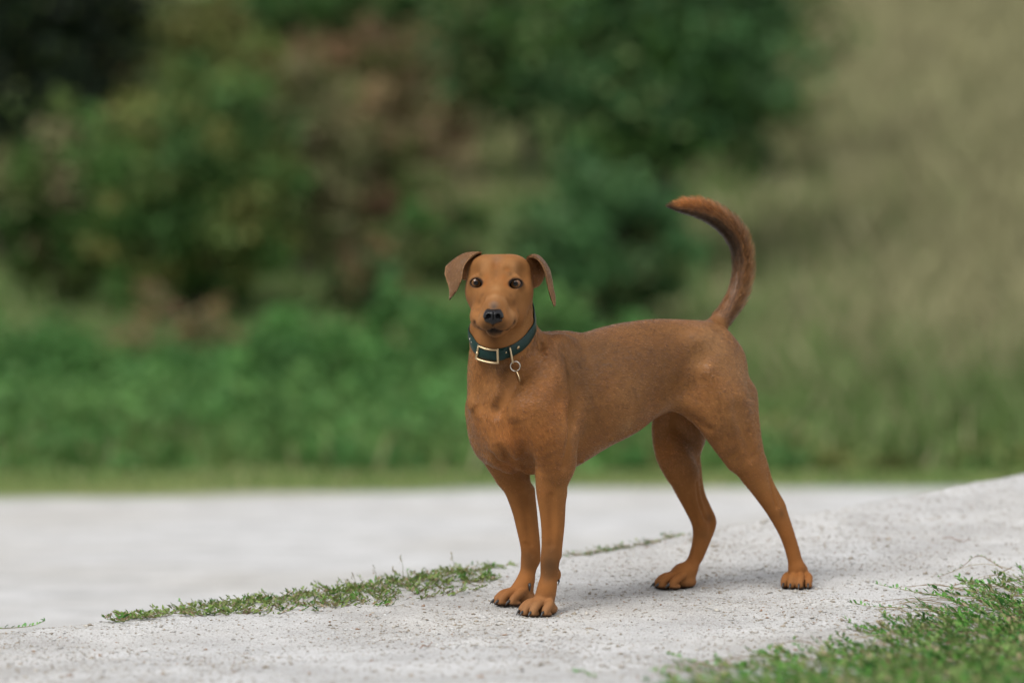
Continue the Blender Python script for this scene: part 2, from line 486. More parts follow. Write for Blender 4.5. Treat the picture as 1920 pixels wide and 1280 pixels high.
# eyes: ball, lids, almond opening
EYES = []
for px, py, rx, rz, back in ((893, 530.5, 0.0108, 0.0080, 0.0096), (967, 532, 0.0121, 0.0084, 0.0096)):
    p = surf(px, py)
    c = p - HY * back
    EYES.append((c, px, py, rx, rz))
    ell(c, [0.0146, 0.0136, 0.0134], HM, k=0.008)
    # almond: two discs' overlap, cut from the ball's middle outwards
    ext = np.array([0.03, 0.03, 0.03]); sl = block(c - ext, c + ext); x, y, z = coords(sl)
    u = (x - c[0]) * HX[0] + (y - c[1]) * HX[1]; w = z - c[2]; f = (x - c[0]) * HY[0] + (y - c[1]) * HY[1]
    tilt = 0.20 if px < 937 else -0.20
    w = w + tilt * u
    rt = rz * 0.80; R = (rx ** 2 + rz ** 2) / (2 * rz); R2 = (rx ** 2 + rt ** 2) / (2 * rt)
    d = np.maximum(np.sqrt(u ** 2 + (w - (R - rz)) ** 2) - R, np.sqrt(u ** 2 + (w + (R2 - rt)) ** 2) - R2)
    d = np.maximum(d, 0.003 - f)
    carve(sl, d.astype(np.float32), 0.0015)
    # fold of the upper lid
    up = [surf(px - rx * 1050 * 1.1, py - 3), surf(px - 4, py - 12.5), surf(px + 4, py - 12.5), surf(px + rx * 1050 * 1.1, py - 3)]
    tube(np.array(up) - HY * 0.0005, [0.0015, 0.0024, 0.0024, 0.0015], k=0.004, flow=False)

def groove(pix, r, depth=0.0, k=0.003, n=4):
    P = np.array([surf(a, b) for a, b in pix]) + HY * depth
    tube(P, r if hasattr(r, '__len__') else [r] * len(P), k=k, n=n, op='carve', flow=False)
    return P
MOUTH_PX = [(889, 605), (892, 610), (899, 615.5), (908, 619), (917, 620), (924.5, 617), (933, 620), (944, 619.5), (953, 616), (960, 611), (965, 604.5)]
MOUTH = groove(MOUTH_PX, [0.0034, 0.0022, 0.0018, 0.0022, 0.0026, 0.0026, 0.0026, 0.0022, 0.0018, 0.0022, 0.0036], k=0.0015)
groove([(924.5, 605), (924.5, 616)], 0.0022, k=0.002)                     # philtrum
groove([(931, 486), (929.5, 504), (929, 522)], [0.002, 0.0034, 0.002], depth=0.0004, k=0.012)    # furrow of the forehead
groove([(950, 504), (955, 506), (960, 509)], [0.002, 0.003, 0.002], depth=0.001, k=0.008)      # dimple over the brow
groove([(905, 566), (897, 580), (893, 596)], [0.002, 0.003, 0.002], depth=0.001, k=0.012)
groove([(955, 566), (966, 580), (972, 596)], [0.002, 0.003, 0.002], depth=0.001, k=0.012)
# chest: middle furrow, the crease over the fore legs, shoulder lines
groove([(930, 775), (934, 810), (944, 850), (962, 880)], [0.004, 0.006, 0.007, 0.005], depth=0.002, k=0.03)
groove([(922, 852), (942, 872), (966, 885), (990, 891)], [0.003, 0.0045, 0.0045, 0.003], depth=0.0005, k=0.010)
groove([(1006, 615), (1012, 635), (1014, 655)], [0.0015, 0.003, 0.0015], depth=0.0015, k=0.012)
groove([(910, 690), (905, 725), (899, 760)], [0.003, 0.006, 0.003], depth=0.0015, k=0.025)
groove([(958, 700), (950, 735), (934, 765)], [0.003, 0.005, 0.003], depth=0.002, k=0.025)
groove([(938, 838), (960, 862), (984, 878)], [0.002, 0.004, 0.003], depth=0.0008, k=0.012)
groove([(966, 800), (980, 845), (993, 885)], [0.003, 0.005, 0.004], depth=0.002, k=0.022)
groove([(1076, 770), (1071, 820), (1061, 872)], [0.003, 0.005, 0.005], depth=0.001, k=0.016)
groove([(1062, 655), (1078, 700), (1084, 745), (1078, 785)], [0.003, 0.007, 0.008, 0.005], depth=0.002, k=0.030)
groove([(1385, 770), (1398, 815), (1412, 855)], [0.003, 0.006, 0.003], depth=0.003, k=0.03)
groove([(1268, 800), (1300, 836), (1312, 862)], [0.003, 0.006, 0.004], depth=0.002, k=0.025)
# hind leg sinews
groove([(1441, 890), (1450, 925), (1456, 950)], [0.002, 0.0042, 0.003], depth=-0.0008, k=0.004)
groove([(1306, 905), (1312, 940), (1324, 972)], [0.002, 0.0046, 0.0044], depth=-0.0008, k=0.004)
groove([(1292, 930), (1300, 960), (1306, 985)], [0.002, 0.003, 0.002], depth=0.0006, k=0.008)
groove([(1034, 930), (1036, 980), (1036, 1020)], [0.002, 0.003, 0.002], depth=0.001, k=0.012)
groove([(982, 930), (990, 980), (996, 1020)], [0.002, 0.0035, 0.002], depth=0.0006, k=0.010)
groove([(984, 1018), (992, 1030), (999, 1040)], [0.0016, 0.0024, 0.0016], depth=0.0, k=0.005)
groove([(1290, 780), (1330, 805)], [0.002, 0.002], depth=0.0, k=0.012)
for a, b in ((1147, 826), (1091, 866)):                                     # teats
    p = surf(a, b - 3); ell(p, [0.004, 0.004, 0.005], k=0.004)

# ---- surface nets
def surface_nets(fld, lo, vox):
    neg = fld < 0
    n = np.array(fld.shape)
    cnt = np.zeros(n - 1, dtype=np.int8)
    for a in (0, 1):
        for b in (0, 1):
            for c in (0, 1):
                cnt += neg[a:n[0] - 1 + a, b:n[1] - 1 + b, c:n[2] - 1 + c]
    act = np.argwhere((cnt > 0) & (cnt < 8))
    idx = np.full(n - 1, -1, dtype=np.int32); idx[tuple(act.T)] = np.arange(len(act))
    acc = np.zeros((len(act), 3)); num = np.zeros(len(act))
    corners = [(a, b, c) for a in (0, 1) for b in (0, 1) for c in (0, 1)]
    val = {k: fld[act[:, 0] + k[0], act[:, 1] + k[1], act[:, 2] + k[2]].astype(np.float64) for k in corners}
    for k in corners:
        for ax in range(3):
            if k[ax] == 0:
                k2 = list(k); k2[ax] = 1; k2 = tuple(k2)
                a, b = val[k], val[k2]; m = (a < 0) != (b < 0)
                tt = np.where(m, a / np.where(m, a - b, 1), 0)
                p = np.tile(np.array(k, float), (len(act), 1)); p[:, ax] += tt
                acc += p * m[:, None]; num += m
    verts = lo + (act + acc / num[:, None]) * vox
    quads = []
    for ax in range(3):
        o = [i for i in range(3) if i != ax]
        sa = [slice(None)] * 3; sb = [slice(None)] * 3
        sa[ax] = slice(0, -1); sb[ax] = slice(1, None)
        ch = neg[tuple(sa)] != neg[tuple(sb)]
        e = np.argwhere(ch)
        e = e[(e[:, o[0]] > 0) & (e[:, o[1]] > 0) & (e[:, o[0]] < n[o[0]] - 1) & (e[:, o[1]] < n[o[1]] - 1)]
        d0 = np.zeros(3, int); d0[o[0]] = 1; d1 = np.zeros(3, int); d1[o[1]] = 1
        qd = np.stack([idx[tuple((e - d0 - d1).T)], idx[tuple((e - d1).T)], idx[tuple(e.T)], idx[tuple((e - d0).T)]], axis=1)
        inside_first = neg[tuple(e.T)]
        flip = inside_first if ax != 1 else ~inside_first
        qd[~flip] = qd[~flip][:, ::-1]
        quads.append(qd)
    return verts, np.vstack(quads)

def relax(verts, quads, it=2, lam=0.5):
    e = np.vstack([quads[:, [0, 1]], quads[:, [1, 2]], quads[:, [2, 3]], quads[:, [3, 0]]])
    for _ in range(it):
        s = np.zeros_like(verts); c = np.zeros(len(verts))
        for a, b in ((0, 1), (1, 0)):
            for k in range(3):
                s[:, k] += np.bincount(e[:, a], weights=verts[e[:, b], k], minlength=len(verts))
            c += np.bincount(e[:, a], minlength=len(verts))
        verts = verts + lam * (s / c[:, None] - verts)
    return verts

def field_normal(p, h=0.0022):
    g = np.stack([sample(p + np.eye(3)[i] * h) - sample(p - np.eye(3)[i] * h) for i in range(3)], axis=1)
    return g / (np.linalg.norm(g, axis=1, keepdims=True) + 1e-9)

def build_body():
    v, q = surface_nets(FIELD, LO, VOX)
    # keep the big connected piece only: drop specks by simple flood over quads
    v = relax(v, q, 2, 0.5)
    return v, q
BODY_V, BODY_Q = build_body()
# ------------------------------------------------------------------ ears (thin folded flaps, joined into the body mesh)
def bicubic(rows, nu, nv):
    rows = np.asarray(rows, float)                       # R x C x 3
    cols = [catmull(rows[:, j], nu) for j in range(rows.shape[1])]
    g = np.stack(cols, axis=1)                           # U x C x 3
    return np.stack([catmull(g[i], nv) for i in range(g.shape[0])], axis=0)

def sheet(grid, thick):
    """closed thin sheet from a grid of points; thick: U x V half thickness"""
    U, V = grid.shape[:2]
    du = np.gradient(grid, axis=0); dv = np.gradient(grid, axis=1)
    n = np.cross(du, dv); n /= np.linalg.norm(n, axis=2, keepdims=True) + 1e-9
    a = grid + n * thick[..., None]; b = grid - n * thick[..., None]
    verts = np.concatenate([a.reshape(-1, 3), b.reshape(-1, 3)])
    idx = np.arange(U * V).reshape(U, V); M = U * V
    q = []
    f = np.stack([idx[:-1, :-1], idx[1:, :-1], idx[1:, 1:], idx[:-1, 1:]], axis=-1).reshape(-1, 4)
    q.append(f); q.append(f[:, ::-1] + M)
    rim = list(idx[0, :]) + list(idx[1:, -1]) + list(idx[-1, -2::-1]) + list(idx[-2:0:-1, 0])
    rim = np.array(rim); nx = np.roll(rim, -1)
    q.append(np.stack([rim, rim + M, nx + M, nx], axis=1))
    normals = np.concatenate([n.reshape(-1, 3), -n.reshape(-1, 3)])
    fl = du / (np.linalg.norm(du, axis=2, keepdims=True) + 1e-9)
    return verts, np.vstack(q), normals, np.concatenate([fl.reshape(-1, 3)] * 2), a.reshape(-1, 3)

def HPs(rows):
    return [[HP(*c) for c in r] for r in rows]
ear_far = HPs([   # the ear on the picture's left: we look at the outside of the dropped flap
    [(906, 488, -60), (893, 500, -66), (880, 525, -76)],
    [(902, 480, -62), (880, 492, -76), (866, 522, -84)],
    [(902, 474, -52), (876, 480, -68), (850, 500, -78)],
    [(896, 474.5, -42), (866, 480, -54), (838, 499, -64)],
    [(884, 482, -34), (860, 492, -42), (835, 511, -54)],
    [(871, 499, -29), (855, 508, -36), (837, 522, -46)],
    [(866, 522, -28), (855, 528, -33), (842, 537, -38)],
    [(857, 543, -29), (850, 546, -31), (843, 550, -33)],
    [(846, 558, -30), (844.5, 558, -30.5), (843, 558, -31)]])
ear_near = HPs([   # the ear on the right: seen nearly along the flap, its inside open to us
    [(986, 492, -50), (992, 512, -64), (996, 542, -72)],
    [(988, 485, -48), (1006, 505, -76), (1012, 534, -82)],
    [(990, 482, -44), (1006, 484, -74), (1023, 514, -86)],
    [(998, 481, -38), (1014, 486, -62), (1030, 508, -80)],
    [(1010, 487, -32), (1023, 499, -50), (1033, 518, -70)],
    [(1020, 504, -28), (1030, 517, -42), (1035, 530, -60)],
    [(1025, 526, -27), (1033, 534, -37), (1037, 544, -50)],
    [(1030, 548, -27), (1037, 552, -33), (1040, 556, -40)],
    [(1037, 570, -28), (1039.5, 571, -29), (1041, 570, -31)]])
EARS = []
for rows in (ear_far, ear_near):
    g = bicubic(rows, 5, 8)
    U, V = g.shape[:2]
    uu = np.linspace(0, 1, U)[:, None]; vv = np.linspace(-1, 1, V)[None, :]
    th = (0.0036 - 0.0014 * uu) * (1 - 0.55 * np.abs(vv) ** 3)
    EARS.append(sheet(g, th))

# ------------------------------------------------------------------ normals, lie of the coat, colours
V0 = BODY_V.astype(np.float64)
N0 = field_normal(V0)
fc = np.array([f[0] for f in FLOW], dtype=np.float32); fd = np.array([f[1] for f in FLOW], dtype=np.float32); fr = np.array([f[2] for f in FLOW], dtype=np.float32)
def flow_at(p):
    out = np.empty((len(p), 3))
    for i in range(0, len(p), 20000):
        q = p[i:i + 20000].astype(np.float32)
        d2 = ((q[:, None, :] - fc[None]) ** 2).sum(2)
        w = np.exp(-np.sqrt(d2) / 0.014 + fr[None] / 0.014)
        w = np.exp(-(np.maximum(np.sqrt(d2) - fr[None], -0.03) + 0.03) / 0.010)
        out[i:i + 20000] = (w @ fd) / (w.sum(1, keepdims=True) + 1e-12)
    return out
FL0 = flow_at(V0)
# hair falls a little with gravity and follows a gentle noise
FL0 = FL0 + np.array([0, 0, -0.12]) + 0.22 * np.stack([fbm(V0 * 22, 2, 1), fbm(V0 * 22, 2, 2), fbm(V0 * 22, 2, 3)], axis=1)
FL0 -= N0 * (FL0 * N0).sum(1, keepdims=True)
FL0 /= np.linalg.norm(FL0, axis=1, keepdims=True) + 1e-9

BASE = np.array([0.330, 0.140, 0.042])
DARK = np.array([0.062, 0.036, 0.017]); RED = np.array([0.375, 0.132, 0.030]); TAN = np.array([0.44, 0.240, 0.105])
BLACK = np.array([0.012, 0.010, 0.010]); GREY = np.array([0.22, 0.14, 0.095]); PALE = np.array([0.42, 0.27, 0.17])
C0 = np.tile(BASE, (len(V0), 1))
def spot(px, py, r, col, a, mirror=False, sharp=1.0):
    global C0
    a = min(1.2 * a, 0.92)
    p = surf(px, py)
    for q in ((p, p * [1, -1, 1]) if mirror else (p,)):
        d = np.linalg.norm(V0 - q, axis=1) / (r / 1000.0)
        w = a * np.exp(-d ** (2 * sharp))
        C0 = C0 * (1 - w[:, None]) + col * w[:, None]
# broad tones
low = smoothstep(0.30, 0.10, V0[:, 2])
C0 = C0 + low[:, None] * 0.55 * (RED * 1.02 - C0)
saddle = smoothstep(0.34, 0.52, V0[:, 2]) * smoothstep(0.02, -0.08, V0[:, 0])
C0 = C0 + (0.46 * saddle * (0.7 + 0.3 * fbm(V0 * 14, 2, 9)))[:, None] * (DARK - C0)
for a in ((1250, 690, 90, DARK, 0.16), (1195, 665, 90, DARK, 0.16), (1130, 660, 55, DARK, 0.26), (1098, 725, 42, DARK, 0.34), (1110, 790, 40, DARK, 0.2),
          (1042, 662, 34, DARK, 0.24), (1014, 680, 34, DARK, 0.12), (1075, 690, 34, DARK, 0.26), (1375, 812, 34, DARK, 0.14),
          (1340, 640, 50, TAN, 0.32), (1392, 700, 46, TAN, 0.42), (1385, 770, 40, TAN, 0.2), (1250, 765, 18, PALE, 0.20), (1215, 772, 18, PALE, 0.14), (1175, 800, 18, TAN, 0.35), (1120, 845, 18, TAN, 0.3),
          (1045, 770, 40, RED, 0.35), (1020, 830, 40, RED, 0.35), (1180, 745, 40, TAN, 0.18)):
    spot(*a, mirror=True)
for a in ((960, 815, 48, RED, 0.55), (905, 800, 40, RED, 0.3), (945, 690, 22, DARK, 0.40), (925, 680, 16, DARK, 0.25), (931, 765, 7, DARK, 0.42), (930, 745, 12, DARK, 0.12), (968, 735, 18, DARK, 0.26), (895, 740, 16, DARK, 0.12),
          (950, 870, 20, RED, 0.4), (1030, 1060, 24, DARK, 0.66), (1032, 1030, 20, DARK, 0.34), (1028, 1082, 12, DARK, 0.35), (990, 1046, 18, DARK, 0.46), (992, 1062, 10, DARK, 0.3),
          (1296, 830, 34, DARK, 0.32), (1250, 845, 26, RED, 0.4), (1305, 880, 22, DARK, 0.2), (1466, 962, 9, DARK, 0.3), (1330, 970, 9, DARK, 0.35), (1318, 1000, 12, DARK, 0.22)):
    spot(*a)
# head markings; the tan along the muzzle bridge is a painted highlight
for a in ((905, 497, 14, TAN, 0.22), (965, 498, 16, TAN, 0.25), (930, 500, 5, DARK, 0.22), (929.5, 508, 4, DARK, 0.25), (929, 516, 4, DARK, 0.22), (928, 497, 9, RED, 0.5), (932, 486, 12, GREY, 0.3), (926, 570, 9, GREY, 0.6), (926, 576, 6, np.array([0.10, 0.075, 0.06]), 0.6), (927, 555, 10, TAN, 0.55), (929, 540, 9, TAN, 0.3),
          (895, 549, 7, DARK, 0.14), (968, 551, 8, DARK, 0.16), (901, 516, 6, DARK, 0.22), (956, 513, 6, DARK, 0.42), (951, 506, 5, RED, 0.6), (908, 533, 6, RED, 0.75), (950, 534, 6, RED, 0.75), (944, 520, 7, RED, 0.5), (912, 520, 7, RED, 0.4),
          (900, 590, 12, TAN, 0.3), (958, 585, 14, TAN, 0.25), (962, 598, 8, TAN, 0.3), (908, 607, 9, DARK, 0.42), (944, 608, 9, DARK, 0.40), (925, 613, 13, DARK, 0.8), (914, 614, 8, DARK, 0.45), (936, 614, 9, DARK, 0.45), (904, 553, 5, DARK, 0.3), (899, 566, 5, DARK, 0.28), (896, 580, 6, DARK, 0.25), (957, 553, 5, DARK, 0.3), (964, 567, 6, DARK, 0.28), (971, 582, 7, DARK, 0.25), (912, 560, 7, TAN, 0.35), (944, 560, 8, TAN, 0.3), (925, 624, 9, BLACK, 0.55), (911, 622, 8, BLACK, 0.45), (940, 623, 9, BLACK, 0.45), (903, 618, 6, DARK, 0.4), (950, 618, 7, DARK, 0.4), (926, 634, 9, DARK, 0.4)):
    spot(*a)
mp = catmull(MOUTH, 8)
dm = np.full(len(V0), 1.0)
near_head = np.where((V0 - HP(930, 560, 0) * 1.0)[:, 2] ** 2 < 0.12 ** 2)[0]
for i_, q in enumerate(mp):
    # the lip line is dark in front and fades towards the corners
    e_u = abs(2 * i_ / (len(mp) - 1) - 1)
    dm[near_head] = np.minimum(dm[near_head], np.linalg.norm(V0[near_head] - q, axis=1) * (1 + 1.1 * float(smoothstep(0.35, 0.7, e_u)) * float(smoothstep(1.0, 0.93, e_u))))
w = np.exp(-(dm / 0.0056) ** 2)[:, None]; C0 = C0 * (1 - 0.95 * w) + BLACK * 0.95 * w
HAIRLESS = np.exp(-(dm / 0.0066) ** 2)
for c, px, py, rx, rz in EYES:
    d = V0 - c; u = d @ HX; w_ = d[:, 2]; f = d @ HY
    rr = np.sqrt((u / (rx + 0.0006)) ** 2 + ((w_ - 0.0006) / (rz + 0.0008)) ** 2)
    m = np.exp(-np.maximum(rr - 1.0, 0) / 0.13) * (f > -0.004) * (rr < 3)
    C0 = C0 * (1 - 0.97 * m[:, None]) + BLACK * 0.97 * m[:, None]
    HAIRLESS = np.maximum(HAIRLESS, (rr < 1.25) * (f > -0.006))
# tail: bright rust along its back, dark inside the curl, dark tip
tl = catmull(TAIL, 6)
di = np.full(len(V0), 9.0); ti = np.zeros(len(V0))
cand = np.where((V0[:, 2] > 0.50) & (V0[:, 0] < -0.28))[0]
for i, q in enumerate(tl):
    d = np.linalg.norm(V0[cand] - q, axis=1); b = d < di[cand]
    di[cand[b]] = d[b]; ti[cand[b]] = i / (len(tl) - 1)
is_tail = (di < 0.03) & (ti > 0.10)
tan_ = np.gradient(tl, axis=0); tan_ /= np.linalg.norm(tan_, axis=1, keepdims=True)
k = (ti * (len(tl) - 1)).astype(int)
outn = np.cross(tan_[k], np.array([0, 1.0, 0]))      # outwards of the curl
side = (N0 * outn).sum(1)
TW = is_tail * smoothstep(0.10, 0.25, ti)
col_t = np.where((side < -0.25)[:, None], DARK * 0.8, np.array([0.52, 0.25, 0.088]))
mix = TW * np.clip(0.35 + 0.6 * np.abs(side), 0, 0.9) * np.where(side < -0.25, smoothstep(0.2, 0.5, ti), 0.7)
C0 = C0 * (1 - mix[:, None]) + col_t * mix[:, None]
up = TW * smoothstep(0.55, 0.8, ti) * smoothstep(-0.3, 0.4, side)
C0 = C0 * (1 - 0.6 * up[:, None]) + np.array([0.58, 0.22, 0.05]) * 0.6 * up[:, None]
tip = is_tail * smoothstep(0.90, 0.98, ti)
C0 = C0 * (1 - 0.8 * tip[:, None]) + DARK * 0.6 * 0.8 * tip[:, None]

dust = smoothstep(0.05, 0.0, V0[:, 2] - 0.008)[:, None]
C0 = C0 * (1 - 0.45 * dust) + np.array([0.34, 0.20, 0.105]) * 0.45 * dust
# hair length (m)
LEN0 = np.full(len(V0), 0.0054)
LEN0 *= 1 - 0.55 * smoothstep(0.30, 0.18, V0[:, 2])
hd = np.linalg.norm((V0 - HP(934, 560, 0)) * [1, 1, 1], axis=1)
LEN0 *= 1 - 0.58 * smoothstep(0.14, 0.09, hd)
LEN0 = np.where(is_tail, LEN0 + TW * (0.005 + 0.013 * smoothstep(-0.6, 0.8, side)) * smoothstep(1.05, 0.75, ti), LEN0)
for px, py, r, add in ((1409, 740, 22, 0.007), (1408, 756, 20, 0.006), (1000, 640, 25, 0.004), (1030, 650, 30, 0.003)):
    LEN0 += add * np.exp(-(np.linalg.norm(V0 - surf(px - 3, py), axis=1) / (r / 1000)) ** 2)
# no hair under the feet
sole = np.full(len(V0), 0.0)
for pb in (PAW_NF, PAW_FF, PAW_NH, PAW_FH):
    sole = np.maximum(sole, (np.linalg.norm(V0[:, :2] - pb[:2], axis=1) < 0.08) * smoothstep(0.008, 0.004, V0[:, 2] - pb[2]))
HAIRLESS = np.maximum(HAIRLESS, sole)
C0 = C0 * (1 - 0.85 * sole[:, None]) + BLACK * 0.85 * sole[:, None]
LIFT0 = np.full(len(V0), 0.15); LIFT0 = np.where(is_tail, 0.36 + 0.30 * (side > 0.1), LIFT0)

C0 = C0 * 0.74
# put body and ears together
allv, allq, alln, allf, allc, alll, allh, allli = [V0], [BODY_Q], [N0], [FL0], [C0], [LEN0], [HAIRLESS], [LIFT0]
off = len(V0)
for ei, (ev, eq, en, ef, outer) in enumerate(EARS):
    M = len(ev) // 2
    view = (en * (CAM_L - ev)).sum(1) > 0
    c = np.tile(np.array([0.150, 0.077, 0.035]), (len(ev), 1))
    hgt = smoothstep(0, 1, np.linspace(0, 1, M).repeat(1))
    uu = np.concatenate([np.repeat(np.linspace(0, 1, len(ev) // 2 // 17), 17)] * 2) if (len(ev) // 2) % 17 == 0 else np.zeros(len(ev))
    c = c * (1 - 0.55 * smoothstep(0.45, 0.15, uu)[:, None]) + RED * 0.75 * (0.55 * smoothstep(0.45, 0.15, uu))[:, None]
    c *= (1 + 0.25 * fbm(ev * 60, 2, 30 + ei))[:, None]
    vv = np.abs(np.tile(np.linspace(-1, 1, 17), len(ev) // 17))
    rim = smoothstep(0.86, 1.0, vv)[:, None]
    c = c * (1 - 0.5 * rim) + TAN * 0.8 * 0.5 * rim
    allv.append(ev); allq.append(eq + off); alln.append(en); allf.append(ef); allc.append(c)
    alll.append(np.full(len(ev), 0.0038)); allh.append(np.zeros(len(ev))); allli.append(np.full(len(ev), 0.16)); off += len(ev)
BV = np.vstack(allv); BQ = np.vstack(allq); BN = np.vstack(alln); BF = np.vstack(allf); BC = np.clip(np.vstack(allc), 0.004, 1)
BL = np.concatenate(alll); BH = np.concatenate(allh); BLI = np.concatenate(allli)
# pigment mottling
BC = BC * (1 + 0.12 * fbm(BV * 45, 3, 50) + 0.07 * fbm(BV * 130, 2, 51))[:, None] * (1 + np.outer(0.10 * fbm(BV * 26, 2, 52), [0.3, 0.8, 1.2]))

# ------------------------------------------------------------------ dog objects
dog = bpy.data.objects.new('dog', None)
COL.objects.link(dog)
dog.location = DOG0; dog.rotation_euler = (0, 0, math.pi + YAW); dog.empty_display_size = 0.2
tag(dog, 'slender reddish brown short haired dog with drop ears and raised tail, standing on pale gravel', 'dog')

skin, nt, b = material('coat_skin')
at = node(nt, 'ShaderNodeAttribute', attribute_name='pelt')
nt.links.new(at.outputs['Color'], b.inputs['Base Color'])
b.inputs['Roughness'].default_value = 0.75
b.inputs['Specular IOR Level'].default_value = 0.15
me = mesh_np('body', BV, BQ, skin)
set_color_attr(me, 'pelt', BC * 0.85)
body = new_obj('body', me, dog)

# ---- collar plane (needed before the coat, which is flattened beneath it)
COL_C = HP(941, 603, -95)
a_, r_ = math.radians(41), math.radians(8)
CE1 = HX * math.cos(r_) + HZ * math.sin(r_)
CV = HY * math.cos(a_) - HZ * math.sin(a_)
CN = np.cross(CE1, CV); CN = CN / np.linalg.norm(CN)
if CN[2] < 0: CN = -CN
def ring_radius(h, nth=180):
    """distance from the axis to the neck's surface for each angle, at height h along the collar's normal"""
    th = np.linspace(0, 2 * np.pi, nth, endpoint=False)
    rr = np.arange(0.03, 0.14, 0.0008); out = []
    for t_ in th:
        d = CE1 * math.cos(t_) + CV * math.sin(t_)
        v_ = sample(COL_C + CN * h + rr[:, None] * d)
        out.append(rr[np.argmax(v_ > 0)] if (v_ > 0).any() else 0.09)
    out = np.array(out)
    for _ in range(8):
        out = 0.25 * np.roll(out, 1) + 0.5 * out + 0.25 * np.roll(out, -1)
    return th, out
dcol = (BV - COL_C) @ CN
pl_ = BV - COL_C - dcol[:, None] * CN
under = (np.abs(dcol) < 0.0115) & (np.linalg.norm(pl_, axis=1) < 0.11)
BH = np.maximum(BH, under * 1.0)

# ---- the coat
NH = 420000
tri = np.vstack([BQ[:, [0, 1, 2]], BQ[:, [0, 2, 3]]])
A = BV[tri]; area = 0.5 * np.linalg.norm(np.cross(A[:, 1] - A[:, 0], A[:, 2] - A[:, 0]), axis=1)
dens = 1.0 + 1.2 * smoothstep(0.16, 0.10, np.linalg.norm(A[:, 0] - HP(934, 560, 0), axis=1)) + 0.8 * (A[:, 0, 2] > 0.53) * (A[:, 0, 0] < -0.3)
pr = area * dens * (1 - np.clip(BH[tri].mean(1), 0, 1))
cum = np.cumsum(pr); cum /= cum[-1]
ti_ = np.searchsorted(cum, rng.random(NH))
b1, b2 = rng.random(NH), rng.random(NH); fl = b1 + b2 > 1; b1[fl] = 1 - b1[fl]; b2[fl] = 1 - b2[fl]
W3 = np.stack([1 - b1 - b2, b1, b2], axis=1)
def bary(arr):
    return (arr[tri[ti_]] * W3.reshape(NH, 3, *([1] * (arr.ndim - 1)))).sum(1)
R0 = bary(BV); RN = bary(BN); RF = bary(BF); RC = bary(BC); RL = bary(BL); RI = bary(BLI)
RN /= np.linalg.norm(RN, axis=1, keepdims=True) + 1e-9
# clumps: neighbouring hairs share a turn, and the same lock is a little lighter or darker
cl = np.stack([fbm(R0 * 160, 2, 60), fbm(R0 * 160, 2, 61), fbm(R0 * 160, 2, 62)], axis=1)
Rq = R0 - RF * ((R0 * RF).sum(1, keepdims=True)) * 0.78      # streaks drawn out along the lie of the hair
cl2 = fbm(Rq * 330, 2, 66)
RF = RF + 0.20 * cl + 0.14 * rng.normal(size=(NH, 3))
RF -= RN * (RF * RN).sum(1, keepdims=True); RF /= np.linalg.norm(RF, axis=1, keepdims=True) + 1e-9
ln = RL * (0.65 + 0.7 * rng.random(NH))
lift = RI * (0.55 + 0.9 * rng.random(NH)) + 0.10 * cl[:, 0]
lift = np.clip(lift, 0.04, 0.9)
P0 = R0 - RN * 0.0006
P1 = P0 + (RF * np.cos(lift * 1.6)[:, None] + RN * np.sin(lift * 1.6)[:, None]) * (ln * 0.34)[:, None]
P2 = P1 + (RF * np.cos(lift)[:, None] + RN * np.sin(lift)[:, None]) * (ln * 0.33)[:, None]
P3 = P2 + (RF * np.cos(lift * 0.35)[:, None] + RN * np.sin(lift * 0.35)[:, None]) * (ln * 0.33)[:, None]
hp = np.stack([P0, P1, P2, P3], axis=1).astype(np.float32)
var = np.exp(0.30 * rng.normal(size=NH) + 0.12 * cl[:, 1] + 0.50 * cl2)
RCc = RC * var[:, None]
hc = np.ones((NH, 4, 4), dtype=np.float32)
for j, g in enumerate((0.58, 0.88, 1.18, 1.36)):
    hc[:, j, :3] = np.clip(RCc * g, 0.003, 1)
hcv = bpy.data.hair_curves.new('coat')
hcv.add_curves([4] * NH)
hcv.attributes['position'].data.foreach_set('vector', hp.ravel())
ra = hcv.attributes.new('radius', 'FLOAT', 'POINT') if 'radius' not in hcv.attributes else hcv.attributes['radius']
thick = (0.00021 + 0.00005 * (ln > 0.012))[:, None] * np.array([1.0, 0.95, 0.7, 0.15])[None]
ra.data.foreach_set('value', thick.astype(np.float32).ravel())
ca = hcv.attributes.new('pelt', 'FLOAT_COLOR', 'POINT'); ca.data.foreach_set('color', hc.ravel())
na = hcv.attributes.new('lay', 'FLOAT_VECTOR', 'CURVE')
sn_ = RN + 0.16 * rng.normal(size=(NH, 3)) + 0.16 * cl; sn_ /= np.linalg.norm(sn_, axis=1, keepdims=True)
na.data.foreach_set('vector', sn_.astype(np.float32).ravel())
hair, nt, b = material('coat_hair')
at = node(nt, 'ShaderNodeAttribute', attribute_name='pelt')
nt.links.new(at.outputs['Color'], b.inputs['Base Color'])
an = node(nt, 'ShaderNodeAttribute', attribute_name='lay')
vt = node(nt, 'ShaderNodeVectorTransform', vector_type='NORMAL', convert_from='OBJECT', convert_to='WORLD')
nt.links.new(an.outputs['Vector'], vt.inputs[0])
nt.links.new(vt.outputs[0], b.inputs['Normal'])
b.inputs['Roughness'].default_value = 0.38
b.inputs['Specular IOR Level'].default_value = 0.46
hcv.materials.append(hair)
coat = new_obj('coat', hcv, dog)
coat['kind'] = 'stuff'
SC.cycles_curves.shape = 'RIBBONS'
SC.cycles_curves.subdivisions = 2

